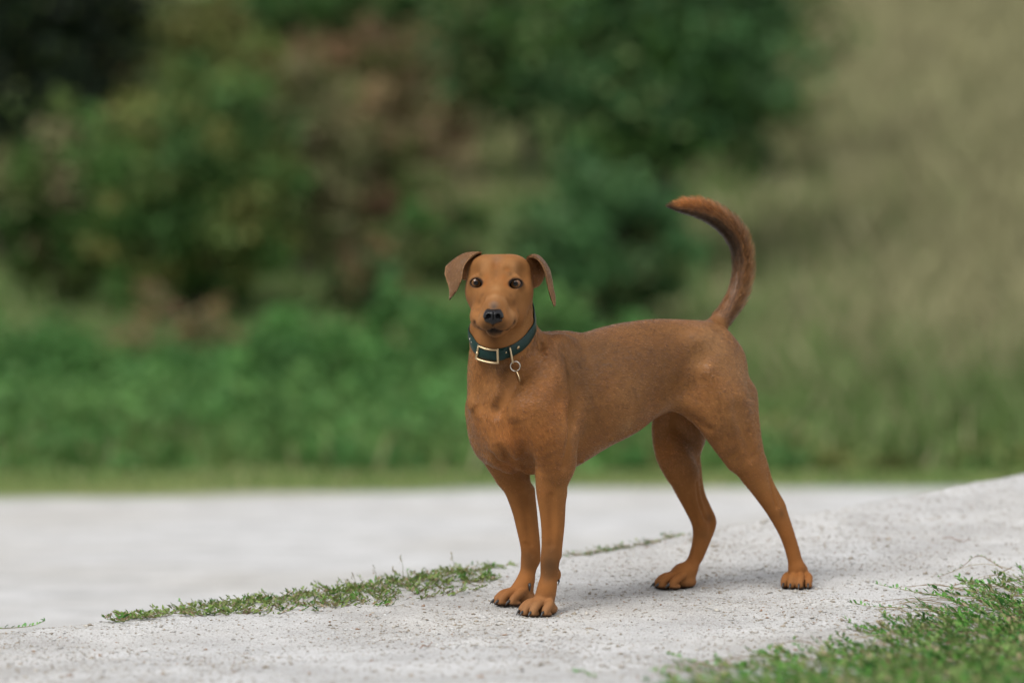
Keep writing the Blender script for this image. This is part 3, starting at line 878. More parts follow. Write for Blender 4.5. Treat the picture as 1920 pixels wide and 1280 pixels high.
# ---- eyes
eye_m, nt, b = material('eye_glass')
tc = node(nt, 'ShaderNodeTexCoord')
sep = node(nt, 'ShaderNodeSeparateXYZ'); nt.links.new(tc.outputs['Object'], sep.inputs[0])
rad = node(nt, 'ShaderNodeVectorMath', operation='LENGTH')
cmb = node(nt, 'ShaderNodeCombineXYZ'); nt.links.new(sep.outputs['X'], cmb.inputs['X']); nt.links.new(sep.outputs['Y'], cmb.inputs['Y'])
nt.links.new(cmb.outputs[0], rad.inputs[0])
sc_ = node(nt, 'ShaderNodeMath', operation='MULTIPLY'); sc_.inputs[1].default_value = 92.0; nt.links.new(rad.outputs['Value'], sc_.inputs[0])
nz = node(nt, 'ShaderNodeTexNoise', Scale=900.0, Detail=2.0); nt.links.new(tc.outputs['Object'], nz.inputs['Vector'])
jit = node(nt, 'ShaderNodeMath', operation='MULTIPLY_ADD'); jit.inputs[1].default_value = 0.12; nt.links.new(nz.outputs[0], jit.inputs[0]); nt.links.new(sc_.outputs[0], jit.inputs[2])
rp = ramp(nt, [(0.0, (0.002, 0.002, 0.002)), (0.40, (0.002, 0.002, 0.002)), (0.52, (0.075, 0.032, 0.011)), (0.72, (0.16, 0.074, 0.026)), (0.86, (0.05, 0.022, 0.009)), (0.92, (0.01, 0.008, 0.007)), (1.0, (0.03, 0.024, 0.02))])
nt.links.new(jit.outputs[0], rp.inputs[0]); nt.links.new(rp.outputs[0], b.inputs['Base Color'])
b.inputs['Roughness'].default_value = 0.04; b.inputs['Coat Weight'].default_value = 1.0; b.inputs['Coat Roughness'].default_value = 0.02
b.inputs['Specular IOR Level'].default_value = 0.0; b.inputs['Coat IOR'].default_value = 1.38
bm = bmesh.new(); bmesh.ops.create_uvsphere(bm, u_segments=40, v_segments=28, radius=0.0120)
eme = bpy.data.meshes.new('eye'); bm.to_mesh(eme); bm.free(); eme.materials.append(eye_m)
eme.polygons.foreach_set('use_smooth', np.ones(len(eme.polygons), dtype=bool))
for c, px, py, rx, rz in EYES:
    o = new_obj('eye', eme, dog); o.location = c
    gz = CAM_L + np.array([0, 0, 0.0]) - c
    gz = gz / np.linalg.norm(gz) + HX * (-0.03) + HZ * 0.02
    o.rotation_euler = Vector(gz).to_track_quat('Z', 'Y').to_euler()

# ---- nose
def sdf_mesh(name, lo, hi, vox, fn, mat, rel=1):
    lo = np.asarray(lo); n = np.ceil((np.asarray(hi) - lo) / vox).astype(int)
    g = np.stack(np.meshgrid(*[lo[i] + vox * np.arange(n[i]) for i in range(3)], indexing='ij'), axis=-1)
    v_, q_ = surface_nets(fn(g).astype(np.float32), lo, vox)
    return relax(v_, q_, rel, 0.5), q_
def e_(g, c, r):
    u = (g - np.array(c)) / np.array(r); q = np.linalg.norm(u, axis=-1)
    return (q - 1) * min(r)
def nose_fn(g):     # millimetres, x right, y towards the viewer, z up
    x_, y_, z_ = g[..., 0], g[..., 1], g[..., 2]
    d = e_(g, (0, -6, 0), (17.5, 16, 15.5))
    d = smin(d, e_(g, (-9.5, 0, -3), (8.5, 9, 9)), 4.0); d = smin(d, e_(g, (9.5, 0, -3), (8.5, 9, 9)), 4.0)
    d = smin(d, e_(g, (0, 1, -8), (6, 7, 8)), 4.0)
    top = (z_ - 10.5) * 0.93 + (y_ + 2) * 0.36            # sloping flat top
    d = -smin(-d, -top, 3.0)
    for s_ in (-1, 1):
        hole = e_(g, (8.4 * s_, 9.5, -1.6), (4.6, 9, 4.6))
        slit = np.minimum(e_(g, (13.5 * s_, 4.5, -5.5), (4.8, 5, 1.7)), e_(g, (16 * s_, 0, -6.5), (4, 5, 1.6)))
        d = -smin(-d, np.minimum(hole, slit), 1.2)
    d = -smin(-d, np.maximum(np.abs(x_) - 0.7, 5.5 - y_ - 0.2 * z_), 1.0)
    return d
nv, nq = sdf_mesh('nose', (-24, -24, -20), (24, 20, 20), 0.8, nose_fn, None)
NOSE_C = HP(925, 591, 84)
nv = NOSE_C + (nv[:, :1] * HX + nv[:, 1:2] * HY + nv[:, 2:3] * HZ) / 1000.0
nose_m, nt, b = material('wet_nose')
vo = node(nt, 'ShaderNodeTexVoronoi', Scale=750.0); tc = node(nt, 'ShaderNodeTexCoord'); nt.links.new(tc.outputs['Object'], vo.inputs['Vector'])
bu = node(nt, 'ShaderNodeBump', Strength=0.35, Distance=0.0006); nt.links.new(vo.outputs['Distance'], bu.inputs['Height']); nt.links.new(bu.outputs[0], b.inputs['Normal'])
b.inputs['Base Color'].default_value = (0.008, 0.008, 0.009, 1); b.inputs['Roughness'].default_value = 0.33; b.inputs['Specular IOR Level'].default_value = 0.28
b.inputs['Coat Weight'].default_value = 0.0; b.inputs['Coat Roughness'].default_value = 0.25
new_obj('nose', mesh_np('nose', nv, nq, nose_m), dog)

# ---- claws
claw_m, nt, b = material('claw_horn')
b.inputs['Base Color'].default_value = (0.025, 0.024, 0.024, 1); b.inputs['Roughness'].default_value = 0.4
prof = [(0.0, 0.0, 3.0), (3.0, 0.4, 2.9), (6.5, -0.8, 2.3), (9.5, -3.4, 1.5), (11.3, -6.0, 0.5)]
cv = []; cq = []
for a, zz, r in prof:
    for kk in range(8):
        t_ = 2 * math.pi * kk / 8
        cv.append((a / 1000, 0.72 * r * math.cos(t_) / 1000, (zz + r * math.sin(t_)) / 1000))
for i in range(len(prof) - 1):
    for kk in range(8):
        cq.append((i * 8 + kk, i * 8 + (kk + 1) % 8, (i + 1) * 8 + (kk + 1) % 8, (i + 1) * 8 + kk))
cq.append(tuple(range((len(prof) - 1) * 8, len(prof) * 8))); cq.append(tuple(range(7, -1, -1)))
cme = mesh_np('claw', cv, cq, claw_m)
for p, f in CLAWS:
    o = new_obj('claw', cme, dog); o.location = p - f * 0.003 - np.array([0, 0, 0.0015]); o.rotation_euler = (0, 0.12, math.atan2(f[1], f[0]))
for px, py, t_, f in ((993, 1094, -0.040, (0.7, 0.1, 0)), ):
    p = surf(px, py); o = new_obj('claw', cme, dog); o.location = p + HY * 0.0; f = np.array(f); o.rotation_euler = (0, 0.9, math.atan2(0.82, 0.57)); o.scale = (1.1, 1.3, 1.1)
p = surf(1047, 1086); o = new_obj('claw', cme, dog); o.location = p; o.rotation_euler = (0, 1.2, math.atan2(0.2, -0.9)); o.scale = (0.7, 1, 0.7)
# ------------------------------------------------------------------ collar: a thing of its own, worn by the dog
collar = bpy.data.objects.new('dog_collar', None); COL.objects.link(collar)
cw = to_world(COL_C)
collar.location = cw; collar.empty_display_size = 0.08
tag(collar, 'dark green leather collar with gold buckle and hanging tag round the dog\'s neck', 'collar')
def W(p):          # dog frame -> the collar's own frame (world axes, origin at its middle)
    return to_world(np.asarray(p)) - cw
lea, nt, b = material('green_leather')
tc = node(nt, 'ShaderNodeTexCoord'); nz = node(nt, 'ShaderNodeTexNoise', Scale=260.0, Detail=4.0); nt.links.new(tc.outputs['Object'], nz.inputs['Vector'])
rp = ramp(nt, [(0.3, (0.003, 0.017, 0.014)), (0.7, (0.005, 0.028, 0.022))]); nt.links.new(nz.outputs[0], rp.inputs[0]); nt.links.new(rp.outputs[0], b.inputs['Base Color'])
bu = node(nt, 'ShaderNodeBump', Strength=0.12, Distance=0.001); nt.links.new(nz.outputs[0], bu.inputs['Height']); nt.links.new(bu.outputs[0], b.inputs['Normal'])
b.inputs['Roughness'].default_value = 0.42; b.inputs['Specular IOR Level'].default_value = 0.25
gold, nt, b = material('brass_gold')
b.inputs['Base Color'].default_value = (0.55, 0.42, 0.25, 1); b.inputs['Metallic'].default_value = 1.0; b.inputs['Roughness'].default_value = 0.30
silv, nt, b = material('steel_silver')
b.inputs['Base Color'].default_value = (0.62, 0.58, 0.50, 1); b.inputs['Metallic'].default_value = 1.0; b.inputs['Roughness'].default_value = 0.22

HWID = 0.0084; SHEATH = 0.0028
TH, RU = ring_radius(HWID); _, RL_ = ring_radius(-HWID); _, RM = ring_radius(0.0)
RU = np.maximum(RU, RM - 0.010); RL_ = np.maximum(RL_, RM - 0.010)
def ring_pt(th, h, out):
    """h: -1..1 across the strap, out: metres off the neck"""
    th = np.asarray(th, float) % (2 * np.pi)
    per = lambda arr: np.interp(th, np.append(TH, 2 * np.pi), np.append(arr, arr[0]))
    r = np.where(np.asarray(h) >= 0, per(RM) + (per(RU) - per(RM)) * np.abs(h), per(RM) + (per(RL_) - per(RM)) * np.abs(h)) + out
    d = np.cos(th)[..., None] * CE1 + np.sin(th)[..., None] * CV
    return COL_C + (np.asarray(h) * HWID)[..., None] * CN + r[..., None] * d
def band(th0, th1, n, h0, h1, o0, o1, closed=False, round_end=False):
    ths = np.linspace(th0, th1, n, endpoint=not closed)
    sec = [(h0, o0), (h0, o1 - 0.0006), (h0 + 0.06 * np.sign(h1 - h0), o1), (0.5 * (h0 + h1), o1 + 0.0002), (h1 - 0.06 * np.sign(h1 - h0), o1), (h1, o1 - 0.0006), (h1, o0), (0.5 * (h0 + h1), o0)]
    V = []
    for i, t_ in enumerate(ths):
        k = 1.0
        if round_end: k = float(np.sqrt(max(0.02, 1 - max(0, (i - (n - 8)) / 7.3) ** 2)))
        for h, o in sec:
            V.append(ring_pt(np.array(t_), np.array(h * k), o))
    V = W(np.array(V).reshape(-1, 3)); m = len(sec); Q = []
    for i in range(n if closed else n - 1):
        j = (i + 1) % n
        for k in range(m):
            Q.append((i * m + k, i * m + (k + 1) % m, j * m + (k + 1) % m, j * m + k))
    if not closed:
        Q.append(tuple(range(m - 1, -1, -1))); Q.append(tuple((n - 1) * m + k for k in range(m)))
    return V, Q
def theta_of(px, py):
    """angle of the strap at that pixel, on the side towards the camera"""
    best = None
    for t_ in np.linspace(-0.4, math.pi + 0.4, 400):
        p = to_world(ring_pt(np.array(t_), np.array(0.0), SHEATH))
        d = p - CAM; z_ = d @ FW; x_ = 960 + F * (d @ RT) / z_
        if best is None or abs(x_ - px) < best[0]: best = (abs(x_ - px), t_)
    return best[1]
V, Q = band(0, 2 * np.pi, 120, -1.0, 1.0, 0.0006, SHEATH, closed=True)
new_obj('strap', mesh_np('strap', V, Q, lea), collar)
tA, tB, tE = theta_of(896, 640), theta_of(935, 657), theta_of(953, 655)
V, Q = band(tA, tE, 40, -0.92, 0.92, SHEATH - 0.0002, SHEATH + 0.0030, round_end=True)
new_obj('strap_end', mesh_np('strap_end', V, Q, lea), collar)
def sweep(P, rad, mat, name, parent, closed=False, nseg=8, flat=1.0, nrm=None):
    """tube of radius rad through points P (collar frame)"""
    P = np.asarray(P, float); n = len(P)
    T_ = np.roll(P, -1, 0) - np.roll(P, 1, 0) if closed else np.gradient(P, axis=0)
    T_ /= np.linalg.norm(T_, axis=1, keepdims=True) + 1e-12
    V = []; ref = np.array([0, -1.0, 0.1]) if nrm is None else np.asarray(nrm, float)
    for i in range(n):
        rf = ref if ref.ndim == 1 else ref[i]
        a = np.cross(T_[i], rf); a /= np.linalg.norm(a) + 1e-9; b_ = np.cross(a, T_[i])
        for k in range(nseg):
            u = 2 * math.pi * (k + 0.5) / nseg
            V.append(P[i] + rad * (math.cos(u) * a + flat * math.sin(u) * b_))
    Q = []
    for i in range(n if closed else n - 1):
        j = (i + 1) % n
        for k in range(nseg): Q.append((i * nseg + k, i * nseg + (k + 1) % nseg, j * nseg + (k + 1) % nseg, j * nseg + k))
    if not closed:
        Q.append(tuple(range(nseg - 1, -1, -1))); Q.append(tuple((n - 1) * nseg + k for k in range(nseg)))
    return new_obj(name, mesh_np(name, V, Q, mat), parent)
# buckle frame, bent round the neck
hb = 1.20; ob = SHEATH + 0.0042
loop = [(t_, hb) for t_ in np.linspace(tA, tB, 14)] + [(tB + 0.015, h) for h in np.linspace(hb - 0.12, -hb + 0.12, 10)] + [(t_, -hb) for t_ in np.linspace(tB, tA, 14)] + [(tA - 0.015, h) for h in np.linspace(-hb + 0.12, hb - 0.12, 10)]
LP = np.array([ring_pt(np.array(t_), np.array(h), ob) for t_, h in loop]); 
outw = np.array([math.cos(t_) * CE1 + math.sin(t_) * CV for t_, h in loop])
buckle = sweep(W(LP), 0.0022, gold, 'buckle', collar, closed=True, nseg=8, flat=0.75, nrm=(W(LP + outw) - W(LP)))
sweep(W(np.array([ring_pt(np.array(tA - 0.03), np.array(h), ob + 0.0016) for h in (-0.25, 0.0, 0.25)])), 0.0030, gold, 'prong', buckle)
# small eyelets on the far end of the strap
def disc(th, h, out, r, mat, name, parent, thick=0.0012):
    c = ring_pt(np.array(th), np.array(h), out); o_ = math.cos(th) * CE1 + math.sin(th) * CV
    c2 = ring_pt(np.array(th + 0.02), np.array(h), out); u = (c2 - c) / np.linalg.norm(c2 - c); w_ = np.cross(o_, u); w_ /= np.linalg.norm(w_)
    V = []; 
    for dr, dz in ((r, 0), (r, thick * 0.5), (r * 0.7, thick), (0.02 * r, thick * 1.15)):
        for k in range(12):
            a = 2 * math.pi * k / 12; V.append(c + u * dr * math.cos(a) + w_ * dr * math.sin(a) + o_ * dz)
    Q = [(i * 12 + k, i * 12 + (k + 1) % 12, (i + 1) * 12 + (k + 1) % 12, (i + 1) * 12 + k) for i in range(3) for k in range(12)]
    return new_obj(name, mesh_np(name, W(np.array(V)), Q, mat), parent)
disc(theta_of(972, 638), 0.0, SHEATH + 0.0002, 0.0036, gold, 'rivet', collar)
for pxx in (881.5, 884, 888.5):
    disc(theta_of(pxx, 612), 0.05, SHEATH + 0.0002, 0.0017, silv, 'eyelet', collar)
disc(theta_of(949, 650), 0.35, SHEATH + 0.0030, 0.0016, gold, 'rivet', collar)
# D-ring standing across the strap, key ring and tag
tD = theta_of(957, 655)
od = math.cos(tD) * CE1 + math.sin(tD) * CV
top_ = ring_pt(np.array(tD), np.array(1.05), SHEATH + 0.001); bot_ = ring_pt(np.array(tD), np.array(-1.6), SHEATH + 0.004)
ctr = 0.5 * (top_ + bot_); ax_ = 0.5 * (top_ - bot_)
DR = [ctr + ax_ * math.sin(a) * 1.02 + od * (0.0052 * math.cos(a) + 0.004) for a in np.linspace(0, 2 * np.pi, 28, endpoint=False)]
sweep(W(np.array(DR)), 0.0017, gold, 'ring_loop', collar, closed=True, flat=1.0, nrm=(1, 0.2, 0))
kc = bot_ + od * 0.004 - HZ * 0.006 + HX * 0.0045
KR = [kc + HX * 0.0088 * math.cos(a) + HZ * 0.0088 * math.sin(a) + HY * 0.0015 * math.sin(a) for a in np.linspace(0, 2 * np.pi, 28, endpoint=False)]
kring = sweep(W(np.array(KR)), 0.0010, silv, 'key_ring', collar, closed=True, nrm=(0, -1, 0))
# tag: a thin pointed leaf of metal, turned nearly edge-on
tt0 = kc - HZ * 0.0085 + HX * 0.001
dn = -HZ * 0.955 + HX * 0.30; dn /= np.linalg.norm(dn); wdir = HX * 0.34 * 0.955 + HZ * 0.10 + HY * 0.88; wdir -= dn * (wdir @ dn); wdir /= np.linalg.norm(wdir); tn = np.cross(dn, wdir)
ol = [(0, 0.0010), (2, 0.0034), (6, 0.0052), (11, 0.0062), (16, 0.0058), (20, 0.0042), (23.5, 0.0012)]
V = []; 
for sgn in (1, -1):
    for d_, w_ in ol: V.append(tt0 + dn * d_ / 1000 + wdir * w_ + tn * 0.0007 * sgn)
    for d_, w_ in ol: V.append(tt0 + dn * d_ / 1000 - wdir * w_ + tn * 0.0007 * sgn)
n_ = len(ol); Q = []
for i in range(n_ - 1):
    Q.append((i, i + 1, n_ + i + 1, n_ + i)); Q.append((2 * n_ + i, 3 * n_ + i, 3 * n_ + i + 1, 2 * n_ + i + 1))
    Q.append((i, 2 * n_ + i, 2 * n_ + i + 1, i + 1)); Q.append((n_ + i, n_ + i + 1, 3 * n_ + i + 1, 3 * n_ + i))
new_obj('tag', mesh_np('tag', W(np.array(V)), Q, gold, smooth=False), collar)
# ------------------------------------------------------------------ ground: one sheet - gravel terrace, lower gravel, lawn, hillside
ridge_px = [(-200, 1200, 6.665), (0, 1186, 6.865), (240, 1168, 7.035), (480, 1138, 7.235), (700, 1106, 7.435), (960, 1062, 7.675), (1180, 1026, 7.895), (1300, 1006, 8.035), (1500, 957, 8.235), (1700, 915, 8.455), (1920, 877, 8.665), (2150, 852, 8.865)]
RG = np.array([at_depth(a, b, c) for a, b, c in ridge_px])
fit = [tuple(p) + (3.0,) for p in to_world(np.array([PAW_NF, PAW_FF, PAW_NH, PAW_FH]))]
fit += [tuple(p) + (1.0,) for p in RG]
fit += [(-1.0, 5.6, -0.03, .6), (0, 5.6, -0.02, .6), (1.0, 5.7, 0.0, .6), (1.0, 6.8, 0.04, .6)]
fit = np.array(fit)
def basis(x, y):
    y = y - 7.215
    return np.stack([np.ones_like(x), x, y, x * x, x * y, y * y, x ** 3, x * x * y], axis=-1)
cf, *_ = np.linalg.lstsq(basis(fit[:, 0], fit[:, 1]) * fit[:, 3:4], fit[:, 2] * fit[:, 3], rcond=None)
paws_w = to_world(np.array([PAW_NF, PAW_FF, PAW_NH, PAW_FH]))
res = paws_w[:, 2] - basis(paws_w[:, 0], paws_w[:, 1]) @ cf
PLAIN = -0.18
def terrace(x, y):
    xc = np.clip(x, -1.3, 1.5); yc = np.clip(y, 5.4, 9.2)
    z = basis(xc, yc) @ cf
    for p, r in zip(paws_w, res):
        z = z + r * np.exp(-((x - p[0]) ** 2 + (y - p[1]) ** 2) / 0.07 ** 2)
    return z
def ridge_y(x):
    return np.interp(x, RG[:, 0], RG[:, 1]) + 0.25 * np.clip(x - RG[-1, 0], 0, 40) * 0.9 + 0.55 * np.clip(x - RG[0, 0], -40, 0) * 0.8
def edge_lawn(x):
    return 15.2 + 0.30 * np.clip(x, -6, 0) + 0.10 * np.sin(x * 1.1)
def hill(x, y):
    y = y / 1.588
    t_ = np.clip(y - 14.5 - 0.35 * np.sin(x * 0.5 + 1.0), 0, 400)
    up = 0.36 * t_ * t_ / (t_ + 4.0)
    up = np.where(t_ > 60, 0.36 * 60 * 60 / 64 + (t_ - 60) * 0.02, up)
    return up * (1 + 0.08 * np.sin(x * 0.21))
def ground_z(x, y, rough=True):
    x = np.asarray(x, float); y = np.asarray(y, float)
    d = y - ridge_y(x)
    zt = terrace(x, np.minimum(y, ridge_y(x)))
    k = 1 - np.exp(-np.clip(d + 0.06, 0, 50) ** 2 / 0.62 ** 2)
    z = zt * (1 - k) + PLAIN * k + hill(x, y)
    if rough:
        sh = np.broadcast(x, y).shape
        P = np.stack([np.broadcast_to(x, sh).ravel(), np.broadcast_to(y, sh).ravel(), np.zeros(int(np.prod(sh)))], axis=1)
        near = np.exp(-np.clip(np.broadcast_to(d, sh), 0, 50) / 1.5)
        n = 0.0030 * fbm(P * 14, 2, 3) + 0.0026 * fbm(P * 45, 2, 4) + 0.010 * fbm(P * 2.1, 2, 5)
        n = n.reshape(sh) * (0.4 + 0.6 * near) + 0.05 * np.clip((np.broadcast_to(y, sh) - 19) / 12, 0, 1) * fbm(P * 0.7, 3, 6).reshape(sh)
        for p in paws_w:     # trodden flat under the feet
            n = n * (1 - np.exp(-((x - p[0]) ** 2 + (y - p[1]) ** 2) / 0.055 ** 2))
        z = z + n
    return z
def grow(start, step, end, f=1.18):
    out = [start]; s_ = step
    while abs(out[-1] - start) < abs(end - start):
        s_ *= f; out.append(out[-1] + s_ * np.sign(end - start))
    return out[1:]
xs = np.array(sorted(grow(-1.30, 0.011, -300)) + list(np.arange(-1.30, 1.42, 0.011)) + grow(1.42, 0.011, 300))
ys = np.array(sorted(grow(5.65, 0.011, -200)) + list(np.arange(5.65, 8.95, 0.011)) + grow(8.95, 0.011, 600, 1.06))
X, Y = np.meshgrid(xs, ys, indexing='ij')
Z = ground_z(X, Y)
gv = np.stack([X, Y, Z], axis=-1).reshape(-1, 3)
ii = np.arange(len(xs) * len(ys)).reshape(len(xs), len(ys))
gq = np.stack([ii[:-1, :-1], ii[1:, :-1], ii[1:, 1:], ii[:-1, 1:]], axis=-1).reshape(-1, 4)
gm, nt, b = material('ground_cover')
geo = node(nt, 'ShaderNodeNewGeometry')
def noise(scale, detail=4.0, rough=0.55, vec=None):
    n = node(nt, 'ShaderNodeTexNoise', Scale=scale, Detail=detail, Roughness=rough)
    nt.links.new(vec or geo.outputs['Position'], n.inputs['Vector']); return n
def mixc(f, a, c):
    m = node(nt, 'ShaderNodeMix', data_type='RGBA')
    for s_, v_ in ((m.inputs[0], f), (m.inputs[6], a), (m.inputs[7], c)):
        if hasattr(v_, 'node'): nt.links.new(v_, s_)
        elif isinstance(v_, tuple): s_.default_value = (*v_, 1)
        else: s_.default_value = v_
    return m.outputs[2]
# broad faint stains: tan dust on the lower gravel
# gravel: pale lime dust with tan and grey grains
g1 = noise(5.0, 5.0); r1 = ramp(nt, [(0.35, (0.53, 0.53, 0.53)), (0.62, (0.675, 0.68, 0.685))]); nt.links.new(g1.outputs[0], r1.inputs[0])
g2 = noise(330.0, 3.0, 0.7); r2 = ramp(nt, [(0.33, (0.42, 0.37, 0.31)), (0.43, (0.72, 0.69, 0.65)), (0.54, (1, 1, 1))]); nt.links.new(g2.outputs[0], r2.inputs[0])
mu = node(nt, 'ShaderNodeMix', data_type='RGBA', blend_type='MULTIPLY'); mu.inputs[0].default_value = 0.75
nt.links.new(r1.outputs[0], mu.inputs[6]); nt.links.new(r2.outputs[0], mu.inputs[7])
vor = node(nt, 'ShaderNodeTexVoronoi', Scale=210.0); nt.links.new(geo.outputs['Position'], vor.inputs['Vector'])
rv = ramp(nt, [(0.0, (0.70, 0.67, 0.63)), (0.25, (0.98, 0.98, 0.97)), (1.0, (1, 1, 1))]); nt.links.new(vor.outputs['Color'], rv.inputs[0])
mu2 = node(nt, 'ShaderNodeMix', data_type='RGBA', blend_type='MULTIPLY'); mu2.inputs[0].default_value = 0.8
nt.links.new(mu.outputs[2], mu2.inputs[6]); nt.links.new(rv.outputs[0], mu2.inputs[7])
# grass and soil
g3 = noise(0.9, 5.0); lawn = ramp(nt, [(0.35, (0.12, 0.175, 0.045)), (0.65, (0.185, 0.215, 0.075))]); nt.links.new(g3.outputs[0], lawn.inputs[0])
g4 = noise(0.55, 5.0, 0.6); slope = ramp(nt, [(0.30, (0.075, 0.150, 0.045)), (0.50, (0.13, 0.185, 0.065)), (0.64, (0.25, 0.235, 0.12)), (0.78, (0.17, 0.19, 0.085))]); nt.links.new(g4.outputs[0], slope.inputs[0])
g5 = noise(1.3, 5.0); soil = ramp(nt, [(0.35, (0.15, 0.085, 0.048)), (0.65, (0.26, 0.160, 0.09))]); nt.links.new(g5.outputs[0], soil.inputs[0])
def att(n):
    a = node(nt, 'ShaderNodeAttribute', attribute_name=n); return a.outputs['Fac']
gs = noise(0.9, 3.0); rs_ = ramp(nt, [(0.42, (1, 1, 1)), (0.70, (0.90, 0.87, 0.82))]); nt.links.new(gs.outputs[0], rs_.inputs[0])
mu3 = node(nt, 'ShaderNodeMix', data_type='RGBA', blend_type='MULTIPLY'); mu3.inputs[0].default_value = 1.0
nt.links.new(mu2.outputs[2], mu3.inputs[6]); nt.links.new(rs_.outputs[0], mu3.inputs[7]); mu2 = mu3
c = mixc(att('lawn'), mu2.outputs[2], lawn.outputs[0])
c = mixc(att('wild'), c, slope.outputs[0])
c = mixc(att('dry'), c, (0.325, 0.32, 0.165))
c = mixc(att('soil'), c, soil.outputs[0])
c = mixc(1.0, c, c)
c.node.blend_type = 'MULTIPLY'; nt.links.remove(c.node.inputs[7].links[0]); c.node.inputs[7].default_value = (0.81, 0.81, 0.815, 1)
nt.links.new(c, b.inputs['Base Color'])
b.inputs['Roughness'].default_value = 0.95; b.inputs['Specular IOR Level'].default_value = 0.1
n1 = noise(420.0, 4.0, 0.75); n2 = noise(90.0, 3.0, 0.6)
ad = node(nt, 'ShaderNodeMath', operation='ADD'); nt.links.new(n1.outputs[0], ad.inputs[0]); nt.links.new(n2.outputs[0], ad.inputs[1])
bu = node(nt, 'ShaderNodeBump', Strength=0.55, Distance=0.004); nt.links.new(ad.outputs[0], bu.inputs['Height']); nt.links.new(bu.outputs[0], b.inputs['Normal'])
gme = mesh_np('ground', gv, gq, gm)
gx, gy = gv[:, 0], gv[:, 1] / 1.588
def fattr(me, n, v):
    a = me.attributes.new(n, 'FLOAT', 'POINT'); a.data.foreach_set('value', np.asarray(v, np.float32))
wob = 0.25 * fbm(gv * [0.9, 0.9, 0], 3, 21)
fattr(gme, 'lawn', smoothstep(-0.12, 0.12, gv[:, 1] - edge_lawn(gx) + wob * 0.5))
fattr(gme, 'wild', smoothstep(16.6, 17.8, gv[:, 1] + wob * 1.5))
u_ = gx / np.maximum(gy, 1)               # rough bearing from the path
fattr(gme, 'dry', 0.62 * smoothstep(1.4, 3.2, gx + wob * 3) * smoothstep(14.5, 19, gy + wob * 3) * (0.6 + 0.4 * smoothstep(-0.2, 0.3, fbm(gv * [0.45, 0.45, 0], 3, 77))))
fattr(gme, 'soil', 0.9 * np.exp(-(((gx + 1.2) / 1.25) ** 2 + ((gy - 24.5) / 3.6) ** 2) ** 1.5) + 0.4 * np.exp(-(((gx + 0.4) / 0.9) ** 2 + ((gy - 30) / 2.0) ** 2)))
tag(new_obj('ground', gme), 'pale gravel path with lawn and rough hillside behind', kind='structure')

# ------------------------------------------------------------------ loose stones on the gravel
stone_m, nt, b = material('loose_stone')
a_n = node(nt, 'ShaderNodeAttribute', attribute_name='tint'); nt.links.new(a_n.outputs['Color'], b.inputs['Base Color']); b.inputs['Roughness'].default_value = 0.9
NS = 75000
px_ = []
while sum(len(p) for p in px_) < NS:
    x_ = rng.uniform(-1.15, 1.35, 30000); y_ = 5.70 + 3.2 * rng.random(30000) ** 1.2
    ok = y_ < ridge_y(x_) + 0.25
    dn_ = 0.35 + 0.65 * smoothstep(-0.25, 0.35, fbm(np.stack([x_ * 4, y_ * 2.2, 0 * x_], 1), 3, 91))
    ok &= rng.random(30000) < dn_
    px_.append(np.stack([x_[ok], y_[ok]], 1))
sp = np.vstack(px_)[:NS]
sz = np.clip(np.exp(rng.normal(-6.80, 0.50, NS)), 0.0006, 0.0060)
oct_ = np.array([(1, 0, 0), (-1, 0, 0), (0, 1, 0), (0, -1, 0), (0, 0, 1), (0, 0, -1)], float)
ofa = np.array([(0, 2, 4), (2, 1, 4), (1, 3, 4), (3, 0, 4), (2, 0, 5), (1, 2, 5), (3, 1, 5), (0, 3, 5)])
jv = oct_[None] * (1 + 0.35 * rng.normal(size=(NS, 6, 1))) + 0.25 * rng.normal(size=(NS, 6, 3))
rz_ = rng.uniform(0, 6.28, NS)
jv = jv * np.stack([sz * 1.3, sz, sz * 0.62], 1)[:, None, :]
cz, sz2 = np.cos(rz_), np.sin(rz_)
jx = jv[:, :, 0] * cz[:, None] - jv[:, :, 1] * sz2[:, None]; jy = jv[:, :, 0] * sz2[:, None] + jv[:, :, 1] * cz[:, None]
stv = np.stack([jx + sp[:, :1], jy + sp[:, 1:], jv[:, :, 2] + (ground_z(sp[:, 0], sp[:, 1]) + sz * 0.2)[:, None]], axis=-1).reshape(-1, 3)
stf = (ofa[None] + 6 * np.arange(NS)[:, None, None]).reshape(-1, 3)
stme = mesh_np('loose_stones', stv, stf, stone_m, smooth=False)
pal = np.array([(0.56, 0.55, 0.53), (0.47, 0.44, 0.39), (0.36, 0.31, 0.24), (0.30, 0.26, 0.20), (0.42, 0.41, 0.39), (0.62, 0.62, 0.61), (0.34, 0.22, 0.14)])
ci = pal[rng.choice(7, NS, p=[.2, .24, .22, .08, .1, .13, .03])] * rng.uniform(0.62, 0.90, (NS, 1))
set_color_attr(stme, 'tint', np.repeat(ci, 6, axis=0))
tag(new_obj('loose_stones', stme), 'fine loose stones and grit strewn over the pale gravel', 'gravel', kind='stuff')

# ------------------------------------------------------------------ weeds
leaf_m, nt, b = material('weed_leaf')
a_n = node(nt, 'ShaderNodeAttribute', attribute_name='tint')
nt.links.new(a_n.outputs['Color'], b.inputs['Base Color']); b.inputs['Roughness'].default_value = 0.55; b.inputs['Specular IOR Level'].default_value = 0.25
tr = node(nt, 'ShaderNodeBsdfTranslucent'); nt.links.new(a_n.outputs['Color'], tr.inputs[0])
mx = node(nt, 'ShaderNodeMixShader'); mx.inputs[0].default_value = 0.35
nt.links.new(b.outputs[0], mx.inputs[1]); nt.links.new(tr.outputs[0], mx.inputs[2])
nt.links.new(mx.outputs[0], nt.nodes['Material Output'].inputs['Surface'])

